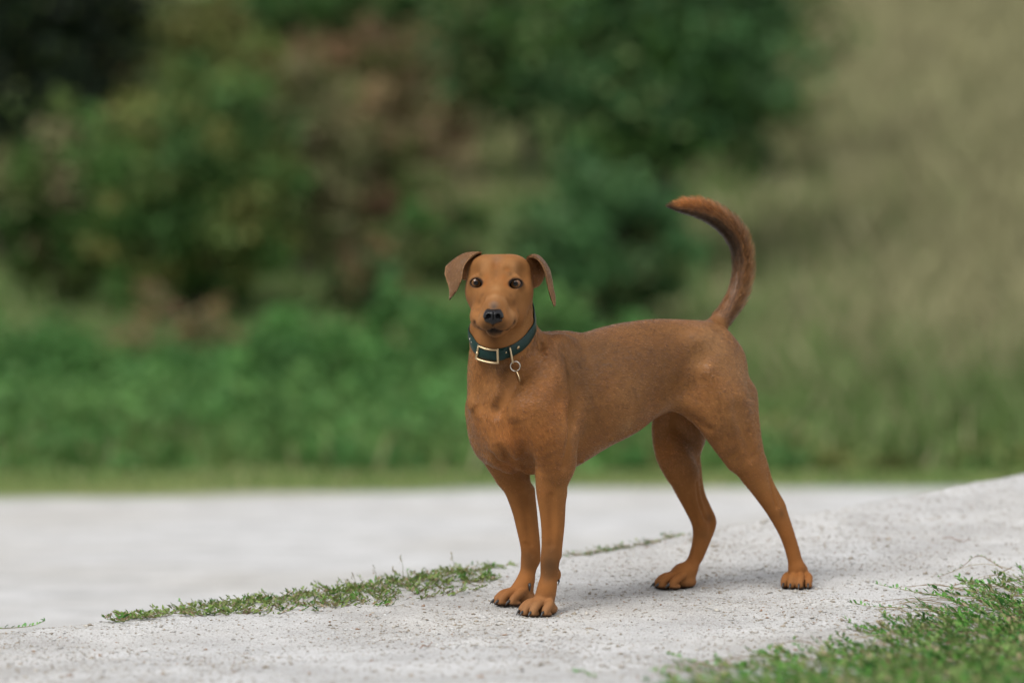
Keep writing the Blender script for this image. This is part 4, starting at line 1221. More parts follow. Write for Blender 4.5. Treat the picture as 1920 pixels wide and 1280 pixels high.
LEAF_V = np.array([(0, 0, 0), (0.35, 0.42, 0.10), (0.35, -0.42, 0.10), (0.35, 0, 0.03), (0.75, 0.32, 0.14), (0.75, -0.32, 0.14), (0.75, 0, 0.07), (1.0, 0, 0.06)])
LEAF_F = [(0, 3, 1), (0, 2, 3), (3, 6, 4), (3, 4, 1), (3, 2, 5), (3, 5, 6), (6, 7, 4), (6, 5, 7)]
LEAF_F = np.array(LEAF_F)
GREENS = np.array([(0.070, 0.200, 0.028), (0.100, 0.245, 0.040), (0.052, 0.155, 0.032), (0.160, 0.250, 0.070), (0.22, 0.240, 0.095)])
STRAW = np.array([(0.38, 0.30, 0.18), (0.44, 0.37, 0.24), (0.28, 0.20, 0.11)])
GREENS = GREENS * 1.0; STRAW = STRAW * 0.8
class Weeds:
    def __init__(self): self.V = []; self.F = []; self.C = []; self.n = 0
    def add(self, v, f, c):
        self.V.append(v); self.F.append(f + self.n); self.C.append(np.tile(c, (len(v), 1))); self.n += len(v)
    def leaf(self, p, d, up, length, wid, col):
        d = d / (np.linalg.norm(d) + 1e-9); s_ = np.cross(up, d); s_ /= np.linalg.norm(s_) + 1e-9; u = np.cross(d, s_)
        v = p + LEAF_V[:, :1] * d * length + LEAF_V[:, 1:2] * s_ * wid + LEAF_V[:, 2:3] * u * length
        self.add(v, LEAF_F, col)
    def stem(self, P, r, col):
        P = np.asarray(P); n = len(P); T_ = np.gradient(P, axis=0); T_ /= np.linalg.norm(T_, axis=1, keepdims=True) + 1e-9
        a = np.cross(T_, np.array([0.3, 0.2, 1.0])); a /= np.linalg.norm(a, axis=1, keepdims=True) + 1e-9; b_ = np.cross(T_, a)
        rr = r * np.linspace(1, 0.45, n)[:, None]
        v = np.stack([P + rr * (math.cos(t_) * a + math.sin(t_) * b_) for t_ in (0, 2.094, 4.189)], axis=1).reshape(-1, 3)
        f = []
        for i in range(n - 1):
            for k in range(3):
                x0, x1 = i * 3 + k, i * 3 + (k + 1) % 3
                f += [(x0, x1, x1 + 3), (x0, x1 + 3, x0 + 3)]
        self.add(v, np.array(f), col)
    def sprig(self, base, head, length, rise, nl, lsz, dry=0.15, col=None):
        """a knotgrass shoot: wiry stem, small pointed leaves set along it"""
        n = 6; t_ = np.linspace(0, 1, n)
        bend = rng.normal(0, 0.25)
        x_ = base[0] + length * (np.cos(head) * t_ - np.sin(head) * bend * t_ ** 2); y_ = base[1] + length * (np.sin(head) * t_ + np.cos(head) * bend * t_ ** 2)
        z_ = base[2] + rise * t_ ** 1.5 + 0.003
        P = np.stack([x_, y_, z_], 1)
        sc = STRAW[rng.integers(3)] if rng.random() < 0.6 else GREENS[3]
        self.stem(P, 0.0007 + 0.0004 * rng.random(), sc * rng.uniform(0.7, 1.1))
        gcol = GREENS[rng.integers(5)] if col is None else col
        for i in range(nl):
            u = (i + 0.6) / nl * 0.98 + 0.02; p = np.array([np.interp(u, t_, P[:, k]) for k in range(3)])
            side = 1 if i % 2 else -1
            ang = head + side * rng.uniform(0.4, 1.1) + bend * u
            d = np.array([math.cos(ang), math.sin(ang), rng.uniform(0.0, 0.75)])
            cc = (STRAW[rng.integers(3)] if rng.random() < dry else gcol * rng.uniform(0.75, 1.3))
            L = lsz * rng.uniform(0.6, 1.25)
            self.leaf(p, d, np.array([rng.normal(0, .5), rng.normal(0, .5), 1.0]), L, L * rng.uniform(0.32, 0.5), cc)
        for k in range(2):
            ang = head + rng.normal(0, 0.5); L = lsz * rng.uniform(0.6, 1.0)
            self.leaf(P[-1], np.array([math.cos(ang), math.sin(ang), rng.uniform(0.3, 1.2)]), np.array([0.1, 0.2, 1.0]), L, L * 0.4, gcol * rng.uniform(0.8, 1.3))
    def build(self, name):
        me = mesh_np(name, np.vstack(self.V), np.vstack(self.F), leaf_m, smooth=True)
        set_color_attr(me, 'tint', np.vstack(self.C)); return new_obj(name, me)

def on_ground(px, py):
    """point of the ground seen at that pixel"""
    d = ray(px, py); k = np.arange(5.3, 12.0, 0.004)
    P = CAM + k[:, None] * d
    below = P[:, 2] < ground_z(P[:, 0], P[:, 1], False)
    i = np.argmax(below) if below.any() else len(k) - 1
    return P[i]

# mat in the right foreground: its edge follows a line from (1290,1275) up to (1920,1070) in the photograph
mat_edge = np.array([on_ground(a, b)[:2] for a, b in ((1255, 1282), (1360, 1250), (1470, 1225), (1560, 1212), (1640, 1180), (1720, 1150), (1800, 1110), (1870, 1082), (1960, 1062), (2100, 1040))])
def mat_depth(x, y):
    """signed distance inside the mat (metres, roughly): nearer the camera than its edge"""
    e = np.interp(x, mat_edge[:, 0], mat_edge[:, 1], left=-9)
    return (e - y) * 0.55
wd = Weeds(); cnt = 0; tries = 0
while cnt < 2600 and tries < 60000:
    tries += 1
    x_ = rng.uniform(0.15, 1.3); y_ = rng.uniform(5.45, 7.6)
    md = mat_depth(x_, y_)
    if md < 0: continue
    pn = 0.5 + 0.5 * float(fbm(np.array([[x_ * 9, y_ * 9, 0.0]]), 2, 41)[0])
    if rng.random() > np.clip(0.10 + 2.4 * md, 0, 1) * np.clip(0.1 + 1.4 * pn, 0, 1): continue
    z_ = float(ground_z(np.array(x_), np.array(y_), False))
    rise = rng.uniform(0.004, 0.015) + min(0.015, md * 0.15) * rng.random()
    wd.sprig((x_, y_, z_), rng.normal(2.9, 0.9), rng.uniform(0.03, 0.075), rise, int(rng.integers(6, 11)), rng.uniform(0.011, 0.0175), dry=0.09)
    cnt += 1
# dead stems lying in the mat
for i in range(420):
    x_ = rng.uniform(0.3, 1.4); y_ = rng.uniform(5.6, 7.5); md = mat_depth(x_, y_)
    if md < 0.0: continue
    h = rng.normal(2.9, 0.35); L = rng.uniform(0.05, 0.16); t_ = np.linspace(0, 1, 6)
    P = np.stack([x_ + L * np.cos(h) * t_, y_ + L * np.sin(h) * t_ + 0.01 * np.sin(5 * t_), 0 * t_], 1); P[:, 2] = ground_z(P[:, 0], P[:, 1], False) + 0.006 + rng.uniform(0, 0.016) * np.sin(math.pi * t_)
    wd.stem(P, 0.0009, STRAW[rng.integers(3)] * rng.uniform(0.8, 1.2))
tag(wd.build('knotgrass_mat'), 'thick green mat of low creeping knotgrass in the right foreground', 'weeds', kind='stuff')

# strip of weeds along the drop, left of the dog
wr = Weeds(); cnt = 0
dens_px = np.array([(205, 0.5), (300, 0.55), (345, 0.15), (370, 0.8), (450, 0.9), (640, 1.0), (700, 1.1), (760, 1.2), (860, 1.0), (920, 0.45), (960, 0.15), (985, 0.0)])
ryx = lambda px: np.interp(px, [p[0] for p in ridge_px], [p[1] for p in ridge_px])
dep = lambda px: np.interp(px, [p[0] for p in ridge_px], [p[2] for p in ridge_px])
while cnt < 540:
    px = rng.uniform(205, 985)
    if rng.random() > np.interp(px, dens_px[:, 0], dens_px[:, 1]) / 1.2: continue
    wide = np.interp(px, [205, 330, 450, 700, 850, 980], [0.10, 0.10, 0.22, 0.36, 0.36, 0.16])
    q = at_depth(px, ryx(px), dep(px)); x_, y_ = q[0], q[1] + 0.05 - rng.random() ** 1.3 * wide
    z_ = float(ground_z(np.array(x_), np.array(y_), False))
    hgt = np.interp(px, [205, 330, 450, 700, 800, 860, 980], [0.007, 0.008, 0.011, 0.012, 0.016, 0.010, 0.004])
    c_ = (GREENS[3] if rng.random() < 0.6 else GREENS[rng.integers(5)]) * np.array([1.15, 1.0, 1.0])
    wr.sprig((x_, y_, z_), rng.uniform(0, 6.28), rng.uniform(0.015, 0.05), hgt * rng.uniform(0.4, 1.35), int(rng.integers(5, 10)), rng.uniform(0.009, 0.014), dry=0.25, col=c_)
    cnt += 1
for px, py, hpx in ((750, 1105, 62), (845, 1090, 50), (660, 1110, 42), (700, 1103, 48), (735, 1098, 40)):     # thin seed stalks
    q = at_depth(px, ryx(px) + 3, dep(px)); t_ = np.linspace(0, 1, 6); h = hpx / 1000.0
    P = q + np.stack([0.006 * np.sin(3 * t_), 0 * t_, h * t_], 1); wr.stem(P, 0.0009, GREENS[4])
    for i in range(6): wr.leaf(P[-1] - [0, 0, h * 0.35 * i / 6], np.array([rng.normal(), rng.normal(), 0.8]), np.array([0, 0, 1.0]), 0.006, 0.003, STRAW[1] * 0.8)
tag(wr.build('knotgrass_strip'), 'narrow strip of low weeds along the gravel drop left of the dog', 'weeds', kind='stuff')

# sparse dry weeds at the drop between the dog's legs
wt_ = Weeds()
for i in range(60):
    px = rng.choice([1120, 1150, 1180, 1085, 1220, 1260]) + rng.normal(0, 14); q = at_depth(px, ryx(px) + 4, dep(px)); z_ = float(ground_z(np.array(q[0]), np.array(q[1]), False))
    wt_.sprig((q[0], q[1] - 0.03 * rng.random(), z_), rng.uniform(0, 6.28), 0.03, 0.006 * rng.random(), 5, 0.008, dry=0.6)
tag(wt_.build('dry_weed_tufts'), 'sparse half dry weeds lying along the drop behind the dog\'s legs', 'weeds', kind='stuff')

# single shoots one can point at: stem with its leaves as parts
stem_m, nt, b = material('weed_stem'); oi = node(nt, 'ShaderNodeObjectInfo'); nt.links.new(oi.outputs['Color'], b.inputs['Base Color']); b.inputs['Roughness'].default_value = 0.7
lf_m, nt, b = material('shoot_leaf'); oi = node(nt, 'ShaderNodeObjectInfo'); nt.links.new(oi.outputs['Color'], b.inputs['Base Color']); b.inputs['Roughness'].default_value = 0.5
lfme = mesh_np('leaf', LEAF_V, LEAF_F, lf_m)
def shoot(label, px_path, dz, nl, lsz, dry=False, r=0.0011, seed=0, bare=0.0):
    rg = np.random.default_rng(seed)
    P = []
    for (px, py), h in zip(px_path, dz):
        g = on_ground(px, py); P.append(g + np.array([0, 0, 0.004 + h]))
    P = catmull(np.array(P), 6)
    P[:, 2] = np.maximum(P[:, 2], ground_z(P[:, 0], P[:, 1], False) + 0.003)
    root = bpy.data.objects.new('weed_shoot', None); COL.objects.link(root); root.location = P[-1]; root.empty_display_size = 0.02
    tag(root, label, 'weed', 'creeping weed shoots')
    w = Weeds(); w.stem(P[::-1] - P[-1], r, np.array([0.3, 0.22, 0.12]))
    o = new_obj('stem', mesh_np('stem', np.vstack(w.V), np.vstack(w.F), stem_m), root)
    o.color = (0.20, 0.135, 0.075, 1) if dry else (0.20, 0.19, 0.085, 1)
    for i in range(nl):
        u = (i / max(nl - 1, 1)) ** 1.3 * (1 - bare); q = P[min(int(u * (len(P) - 1)), len(P) - 2)]; d = P[max(int(u * (len(P) - 1)) - 1, 0)] - q
        h = math.atan2(d[1], d[0]) if np.linalg.norm(d) > 1e-6 else math.pi
        o = new_obj('leaf', lfme, root); o.location = q - P[-1]
        L = lsz * rg.uniform(0.65, 1.2); o.scale = (L, L * rg.uniform(0.45, 0.7), L)
        o.rotation_euler = (rg.normal(0, 0.5), -rg.uniform(0.1, 0.9), h + (1 if i % 2 else -1) * rg.uniform(0.3, 1.0))
        g = GREENS[rg.integers(3)] * rg.uniform(0.8, 1.3)
        o.color = (*g, 1)
shoot('long leafy weed shoot reaching furthest left over the gravel, second from the bottom edge', [(1598, 1141), (1650, 1146), (1720, 1147), (1800, 1152)], [0.006, 0.004, 0.004, 0.006], 22, 0.011, seed=1)
shoot('straight weed runner with leaves at its tip, just above the longest shoot', [(1646, 1105), (1690, 1113), (1750, 1122), (1830, 1128)], [0.006, 0.005, 0.004, 0.006], 20, 0.010, seed=2)
shoot('thin arching weed stem with small grey green leaves, uppermost by the right edge', [(1762, 1088), (1800, 1078), (1835, 1066), (1880, 1075)], [0.004, 0.010, 0.022, 0.006], 16, 0.008, dry=True, seed=3)
shoot('bare brown weed stem lying on the gravel right of the hind paws', [(1787, 1103), (1830, 1096), (1860, 1088), (1898, 1078)], [0.002, 0.004, 0.005, 0.012], 5, 0.007, dry=True, seed=4, bare=0.2)
shoot('dark green leafy weed shoot at the mat\'s upper left corner', [(1806, 1107), (1835, 1112), (1870, 1110), (1910, 1100)], [0.014, 0.014, 0.012, 0.010], 22, 0.012, seed=5)
shoot('low weed shoot tipped with bright leaves left of the mat, near the bottom', [(1256, 1244), (1300, 1252), (1350, 1258), (1420, 1262)], [0.012, 0.006, 0.004, 0.004], 18, 0.010, seed=6)
shoot('tiny dark weed shoot lying apart on the gravel near the left edge', [(84, 1178), (60, 1181), (20, 1185), (-15, 1188)], [0.010, 0.004, 0.004, 0.006], 20, 0.009, seed=7)
shoot('slender upright weed stalk at the left end of the weed strip', [(338, 1160), (346, 1160), (356, 1160), (364, 1160)], [0.030, 0.018, 0.006, 0.0], 7, 0.008, seed=8)
shoot('small pale weed sprouting at the bottom edge below the dog', [(1080, 1270), (1092, 1272), (1104, 1274), (1120, 1276)], [0.004, 0.008, 0.004, 0.002], 14, 0.009, seed=9)

# odd bits lying about
twig_m, nt, b = material('dry_twig'); b.inputs['Base Color'].default_value = (0.23, 0.12, 0.06, 1); b.inputs['Roughness'].default_value = 0.8
def twig(label, p0, p1, r):
    a, c = on_ground(*p0), on_ground(*p1); t_ = np.linspace(0, 1, 6)[:, None]
    P = a + (c - a) * t_ + np.array([0, 0, 1.0]) * (0.004 + 0.003 * np.sin(7 * t_)); w = Weeds(); w.stem(P - a, r, np.array([0.2, 0.1, 0.05]))
    o = new_obj('twig', mesh_np('twig', np.vstack(w.V), np.vstack(w.F), twig_m)); o.location = a; tag(o, label, 'twig', 'twigs on the gravel')
twig('short reddish twig on the gravel left of the front paws', (788, 1219), (810, 1209), 0.0014)
twig('thin dry twig on the gravel between hind paws and right edge', (1768, 1012), (1820, 1016), 0.0012)
twig('small brown twig on the gravel above the creeping shoots', (1620, 1130), (1640, 1134), 0.0012)
# ------------------------------------------------------------------ background: trees, bushes and undergrowth on and below the hillside
fol_m, nt, b = material('foliage')
a_n = node(nt, 'ShaderNodeAttribute', attribute_name='tint')
nt.links.new(a_n.outputs['Color'], b.inputs['Base Color']); b.inputs['Roughness'].default_value = 0.6; b.inputs['Specular IOR Level'].default_value = 0.2
tr = node(nt, 'ShaderNodeBsdfTranslucent'); nt.links.new(a_n.outputs['Color'], tr.inputs[0])
mx = node(nt, 'ShaderNodeMixShader'); mx.inputs[0].default_value = 0.3
nt.links.new(b.outputs[0], mx.inputs[1]); nt.links.new(tr.outputs[0], mx.inputs[2])
nt.links.new(mx.outputs[0], nt.nodes['Material Output'].inputs['Surface'])
bark_m, nt, b = material('bark')
tc = node(nt, 'ShaderNodeTexCoord'); nz = node(nt, 'ShaderNodeTexNoise', Scale=14.0, Detail=5.0); nt.links.new(tc.outputs['Object'], nz.inputs['Vector'])
rp = ramp(nt, [(0.35, (0.030, 0.022, 0.016)), (0.7, (0.085, 0.065, 0.048))]); nt.links.new(nz.outputs[0], rp.inputs[0]); nt.links.new(rp.outputs[0], b.inputs['Base Color'])
bu = node(nt, 'ShaderNodeBump', Strength=0.6, Distance=0.02); nt.links.new(nz.outputs[0], bu.inputs['Height']); nt.links.new(bu.outputs[0], b.inputs['Normal']); b.inputs['Roughness'].default_value = 0.9

def limbs(segs):
    """list of (P, r0, r1) -> verts, quads"""
    V = []; Q = []; n0 = 0
    for P, r0, r1 in segs:
        P = catmull(np.asarray(P, float), 4); n = len(P)
        T_ = np.gradient(P, axis=0); T_ /= np.linalg.norm(T_, axis=1, keepdims=True) + 1e-9
        a = np.cross(T_, np.array([0.35, 0.9, 0.1])); a /= np.linalg.norm(a, axis=1, keepdims=True) + 1e-9; b_ = np.cross(T_, a)
        r = np.linspace(r0, r1, n)[:, None] * (1 + 0.12 * rng.normal(size=(n, 1)))
        for k in range(7):
            pass
        ring = np.stack([P + r * (math.cos(2 * math.pi * k / 7) * a + math.sin(2 * math.pi * k / 7) * b_) for k in range(7)], axis=1)
        V.append(ring.reshape(-1, 3))
        for i in range(n - 1):
            for k in range(7): Q.append((n0 + i * 7 + k, n0 + i * 7 + (k + 1) % 7, n0 + (i + 1) * 7 + (k + 1) % 7, n0 + (i + 1) * 7 + k))
        n0 += n * 7
    return np.vstack(V), np.array(Q)

def leaves(centres, spread, per, size, pal, droop=0.2, shell=0.6):
    """leaf quads round clump centres; each leaf a bent diamond of two triangles"""
    K = len(centres); N = K * per
    c = np.repeat(centres, per, axis=0); sp_ = np.repeat(spread, per)[:, None]
    d = rng.normal(size=(N, 3)); d /= np.linalg.norm(d, axis=1, keepdims=True)
    p = c + d * sp_ * (shell + (1 - shell) * rng.random((N, 1))) * rng.random((N, 1)) ** 0.4 * [1.15, 1.15, 0.85]
    a = rng.normal(size=(N, 3)) + d * 0.8; a[:, 2] -= droop; a /= np.linalg.norm(a, axis=1, keepdims=True)
    s_ = np.cross(a, rng.normal(size=(N, 3))); s_ /= np.linalg.norm(s_, axis=1, keepdims=True)
    nn = np.cross(a, s_)
    L = size * rng.uniform(0.6, 1.4, (N, 1)); w = 0.42 * L
    V = np.stack([p, p + a * L * 0.5 + s_ * w + nn * L * 0.1, p + a * L, p + a * L * 0.5 - s_ * w + nn * L * 0.1], axis=1).reshape(-1, 3)
    Fq = (np.arange(N)[:, None] * 4 + np.array([0, 1, 2, 3])).astype(int)
    tc_ = np.asarray(pal)[rng.integers(len(pal), size=K)] * rng.uniform(0.82, 1.18, (K, 1))
    col = 0.8 * np.repeat(tc_, per, axis=0) * rng.uniform(0.7, 1.3, (N, 1))
    return V, Fq, np.repeat(col, 4, axis=0)

def crown_points(c, r, n, hollow=0.35, flat_bottom=0.0):
    d = rng.normal(size=(n, 3)); d /= np.linalg.norm(d, axis=1, keepdims=True)
    rad = hollow + (1 - hollow) * rng.random((n, 1)) ** 0.5
    lump = 1 + 0.28 * fbm(d * 1.7 + c, 2, int(abs(c[0] * 37)) % 97)[:, None]
    p = d * rad * lump * r
    if flat_bottom: p[:, 2] = np.where(p[:, 2] < 0, p[:, 2] * flat_bottom, p[:, 2])
    return np.asarray(c) + p

def plant(name, label, cat, group, px, py_base, Y, w_m, h_m, pal, n_cl, per, size, trunk=None, base_gap=0.0, depth=0.8, droop=0.2, seed=0):
    """a bush or tree standing at that bearing and distance: trunk and limbs, crown of leaf clumps"""
    global rng
    keep = rng; rng = np.random.default_rng(1000 + seed)
    Y = Y * 1.588
    x = (px - 960) / F * Y
    z = float(ground_z(np.array(x), np.array(Y), False))
    root = bpy.data.objects.new(name, None); COL.objects.link(root); root.location = (x, Y, z); root.empty_display_size = 0.4
    tag(root, label, cat, group)
    cz = base_gap + (h_m - base_gap) * 0.5
    cen = np.array([0, 0, cz]); rad = np.array([w_m / 2, w_m / 2 * depth, (h_m - base_gap) / 2])
    cp = crown_points(cen, rad, n_cl, flat_bottom=0.92)
    segs = []
    th = trunk or 0.04
    top = np.array([rng.normal(0, 0.05) * w_m, rng.normal(0, 0.05) * w_m, base_gap + 0.6 * (h_m - base_gap)])
    segs.append(([(0, 0, -0.1), (0.02 * w_m, 0.0, base_gap * 0.5 + 0.1), top * [1, 1, 0.75], top], th, th * 0.35))
    for i in range(9 if trunk else 7):
        t_ = rng.uniform(0.25, 0.8); s0 = np.array([0, 0, base_gap * 0.6]) * (1 - t_) + top * t_ if trunk else np.array([rng.normal(0, 0.03), rng.normal(0, 0.03), 0.0])
        e = cp[rng.integers(len(cp))]
        segs.append(([s0, s0 * 0.45 + e * 0.55 + np.array([0, 0, 0.06 * h_m]), e], th * 0.45, th * 0.1))
    V, Q = limbs(segs)
    new_obj('trunk', mesh_np('trunk', V, Q, bark_m), root)
    spread = rng.uniform(0.55, 1.3, n_cl) * 0.13 * (w_m + h_m) / 2
    V, Fq, C = leaves(cp, spread, per, size, pal, droop)
    V[:, 2] = np.maximum(V[:, 2], 0.01)
    me = mesh_np('crown', V, Fq, fol_m, smooth=False); set_color_attr(me, 'tint', C)
    new_obj('crown', me, root)
    rng = keep
    return root

DKG = [(0.012, 0.024, 0.010), (0.015, 0.030, 0.012), (0.010, 0.018, 0.009)]  # near-black: the evergreens' deep shade is put into this leaf colour
MIDG = [(0.070, 0.150, 0.036), (0.085, 0.175, 0.044), (0.052, 0.120, 0.032), (0.110, 0.165, 0.045)]
YELG = [(0.24, 0.25, 0.075), (0.20, 0.23, 0.065), (0.150, 0.200, 0.052), (0.26, 0.22, 0.09)]
BLUG = [(0.056, 0.140, 0.046), (0.042, 0.105, 0.036), (0.080, 0.165, 0.060), (0.11, 0.160, 0.058)]
FRESH = [(0.095, 0.235, 0.060), (0.078, 0.195, 0.053), (0.125, 0.255, 0.072)]
RUST = [(0.22, 0.13, 0.075), (0.27, 0.19, 0.095), (0.18, 0.11, 0.068), (0.16, 0.15, 0.06), (0.13, 0.15, 0.05)]
OLIV = [(0.17, 0.185, 0.075), (0.21, 0.205, 0.095), (0.135, 0.16, 0.06), (0.24, 0.215, 0.11)]
BLUG = [tuple(1.25 * v for v in c) for c in BLUG]; MIDG = [tuple(1.15 * v for v in c) for c in MIDG]; RUST = [tuple(1.3 * v for v in c) for c in RUST]; FRESH = [tuple(1.15 * v for v in c) for c in FRESH]
TREES = 'trees and bushes on the hillside'
# big evergreen filling the upper left corner; deep canopy shade put into its leaf colour
plant('shade_dark_tree', 'tall evergreen, deep shade painted into its leaves, filling the upper left corner', 'tree', TREES, -40, 0, 19.6, 3.0, 6.2, DKG, 240, 60, 0.10, trunk=0.16, base_gap=0.1, seed=1)
plant('shade_dark_tree', 'evergreen top, shade painted into its leaves, leaning in behind the left bush', 'tree', TREES, 170, 0, 23.0, 2.3, 6.2, DKG, 150, 55, 0.11, trunk=0.12, base_gap=1.5, seed=2)
# the large left bush
plant('leafy_bush', 'large round dark green bush left of the dog, yellower at its top', 'bush', TREES, 370, 0, 18.0, 1.65, 1.95, MIDG + YELG[:1], 150, 60, 0.075, seed=3)
plant('yellow_bush', 'yellowish green bush rising behind the large left bush', 'bush', TREES, 350, 0, 19.8, 2.0, 2.15, YELG, 120, 55, 0.085, seed=4)
plant('olive_bush', 'olive green bush at the far left edge', 'bush', TREES, 120, 0, 18.4, 1.2, 1.5, OLIV + MIDG, 90, 50, 0.075, seed=5)
plant('rust_shrub', 'small rust brown withering shrub below the large left bush', 'shrub', TREES, 320, 0, 16.4, 0.95, 0.62, RUST + OLIV, 44, 34, 0.055, seed=6)
# middle
plant('broad_tree', 'broad dark green tree with a bare trunk behind the dog\'s raised tail', 'tree', TREES, 1250, 0, 19.4, 2.1, 3.4, BLUG + MIDG[:1], 230, 55, 0.095, trunk=0.10, base_gap=0.62, seed=7)
plant('broad_tree', 'dark green tree left of the trunk, over the dog\'s head', 'tree', TREES, 985, 0, 22.5, 1.9, 3.2, BLUG + MIDG + OLIV[:2], 140, 50, 0.10, trunk=0.08, base_gap=0.3, seed=8)
plant('olive_tree', 'thin olive green tree fading into the dry slope right of the dark tree', 'tree', TREES, 1440, 0, 22.0, 1.5, 2.6, OLIV + MIDG, 70, 30, 0.08, trunk=0.05, base_gap=0.3, seed=44)
plant('green_bush', 'mid green bush high on the slope at the top centre', 'bush', TREES, 640, 0, 28.5, 3.0, 1.2, BLUG + FRESH, 110, 45, 0.12, seed=9)
plant('dark_shrub', 'dark low shrub at the foot of the brown bank', 'shrub', TREES, 690, 0, 18.2, 0.6, 0.62, BLUG + RUST, 50, 45, 0.055, seed=11)
plant('olive_bush', 'pale olive bush between brown bank and large left bush', 'bush', TREES, 580, 0, 19.4, 0.75, 1.6, OLIV, 60, 45, 0.075, seed=12)
plant('rust_shrub', 'broad rust brown shrub high on the bank left of the dog\'s head', 'shrub', TREES, 760, 0, 22.6, 1.3, 1.0, RUST + RUST + OLIV[:2], 60, 36, 0.07, seed=40)
plant('rust_shrub', 'tall rust and green shrub left of the dog\'s head, on the brown bank', 'shrub', TREES, 680, 0, 20.4, 0.9, 1.1, RUST + OLIV + MIDG[:1], 55, 36, 0.065, seed=41)
plant('green_bush', 'loose green and olive bush between the rust shrubs and the dog\'s head', 'bush', TREES, 820, 0, 19.2, 0.95, 0.9, OLIV + MIDG + FRESH[:1], 48, 34, 0.065, seed=42)
plant('rust_shrub', 'reddish brown shrub at the top centre of the bank', 'shrub', TREES, 700, 0, 25.5, 1.6, 0.9, RUST, 50, 34, 0.08, seed=43)
plant('green_bush', 'dark green bush right behind the dog\'s back', 'bush', TREES, 1120, 0, 18.0, 1.5, 1.25, BLUG, 90, 50, 0.08, seed=13)
# row of fresh green undergrowth at the foot of the slope
UND = 'fresh green bushes at the foot of the slope'
for i, (px, Y_, w_, h_, lab) in enumerate(((60, 14.6, 1.1, 0.60, 'fresh green low bush at the left edge of the lawn'), (340, 14.8, 1.1, 0.42, 'low green bush in front of the rust brown shrub'),
        (560, 15.0, 1.0, 0.62, 'bright green low bush left of the dog, second from its chest'), (770, 15.3, 1.1, 0.80, 'tall fresh green bush just left of the dog\'s chest'),
        (1000, 15.6, 1.0, 0.8, 'fresh green bush hidden behind the dog\'s neck'), (1190, 15.4, 0.9, 0.55, 'low green bush under the dog\'s belly line'))):
    plant('low_bush', lab, 'bush', UND, px, 0, Y_, w_, h_, FRESH if px < 1400 else MIDG + OLIV, 70, 50, 0.06, seed=30 + i)
# nettles and tall herbs between lawn and bushes: one uncountable mass
K = 1500
ux = rng.uniform(-6.0, 6.0, K); uy = 16.9 + 10.0 * rng.random(K) ** 1.3
uz = ground_z(ux, uy, False); uh = (0.30 - 0.23 * smoothstep(0.3, 1.8, ux)) * rng.uniform(0.4, 1.4, K) * smoothstep(16.4, 18.5, uy)
V, Fq, C = leaves(np.stack([ux, uy, uz + uh * 0.55], 1), 0.10 + uh * 0.5, 46, 0.055, FRESH + MIDG[:2], 0.1)
V[:, 2] = np.maximum(V[:, 2], ground_z(V[:, 0], V[:, 1], False) + 0.004)
olv = (rng.random(K) < 0.85 * smoothstep(0.2, 1.8, ux)).repeat(46 * 4)[:, None]
C = np.where(olv, C * [1.8, 0.98, 1.2], C)
me = mesh_np('undergrowth', V, Fq, fol_m, smooth=False); set_color_attr(me, 'tint', C)
tag(new_obj('undergrowth', me), 'mass of fresh green nettles and herbs between lawn and bushes', 'undergrowth', kind='stuff')
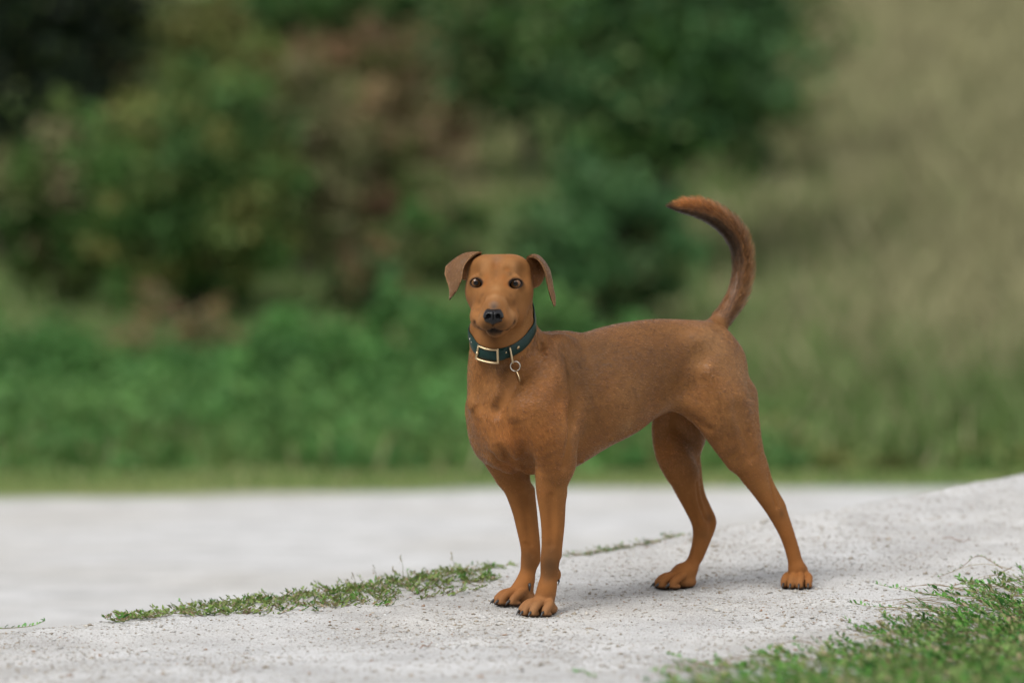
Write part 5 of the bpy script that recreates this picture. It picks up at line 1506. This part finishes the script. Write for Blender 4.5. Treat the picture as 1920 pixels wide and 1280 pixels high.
# rough grass on lawn edge and slope: one uncountable mass
NB = 130000
gx = rng.uniform(-11, 11, NB); gy = 15.3 + 34 * rng.random(NB) ** 1.1
keep = (np.abs(gx) < gy * 0.165 + 3.0) & (gy > edge_lawn(gx) + 0.15)
gx, gy = gx[keep], gy[keep]; n = len(gx)
gz = ground_z(gx, gy, False)
hh = np.where(gy < 16.9, 0.035, 0.14 + 0.18 * smoothstep(0.1, 0.6, gx / 6)) * rng.uniform(0.5, 1.5, n)
an = rng.uniform(0, 6.28, n); le = rng.normal(0, 0.35, (n, 2)) * hh[:, None]; bw = np.where(gy < 16.9, 0.006, 0.012)
p0 = np.stack([gx - np.cos(an) * bw, gy - np.sin(an) * bw, gz], 1); p1 = np.stack([gx + np.cos(an) * bw, gy + np.sin(an) * bw, gz], 1)
p2 = np.stack([gx + le[:, 0] * 0.5 + np.cos(an) * bw * .6, gy + le[:, 1] * 0.5, gz + hh * 0.6], 1); p3 = np.stack([gx + le[:, 0], gy + le[:, 1], gz + hh], 1)
GV = np.stack([p0, p1, p2, p3], 1).reshape(-1, 3); GF = np.arange(n)[:, None] * 4 + np.array([0, 1, 2, 3])
dryw = np.clip(smoothstep(1.0, 3.2, gx + rng.normal(0, 0.8, n)) * smoothstep(13.5, 18, gy / 1.588) * 0.9 + 0.12, 0, 1)[:, None]
soilw = np.exp(-(((gx + 1.2) / 1.25) ** 2 + ((gy / 1.588 - 24.5) / 3.6) ** 2) ** 1.5)
dr = rng.random((n, 1)) < np.maximum(dryw, 0.75 * soilw[:, None])
gcol = np.where(dr, np.array([0.35, 0.33, 0.18]), np.array([0.14, 0.22, 0.065])) * rng.uniform(0.55, 1.05, (n, 1))
me = mesh_np('rough_grass', GV, GF, fol_m, smooth=False); set_color_attr(me, 'tint', np.repeat(gcol, 4, axis=0))
tag(new_obj('rough_grass', me), 'lawn blades and tall part dry grass on the slope behind', 'grass', kind='stuff')

# the wood behind the photographer: a far edge of trees, mirrored in the dog's eyes
K = 620
wx = rng.uniform(-16, 16, K); wz = rng.uniform(0.0, 1.0, K) ** 0.8 * (7.6 + 1.2 * np.sin(wx * 0.8) + rng.normal(0, 0.4, K)); wy = -9.5 + rng.normal(0, 1.1, K) - 0.02 * wx ** 2
V, Fq, C = leaves(np.stack([wx, wy, wz], 1), rng.uniform(0.5, 0.95, K), 34, 0.26, DKG + BLUG[:2], 0.2)
zg = ground_z(V[:, 0], V[:, 1], False); V[:, 2] = np.maximum(V[:, 2] + zg, zg + 0.02)
me = mesh_np('wood', V, Fq, fol_m, smooth=False); set_color_attr(me, 'tint', C)
tag(new_obj('wood', me), 'dark edge of a wood, seen only as a mirror image in the eyes', 'wood', kind='stuff')
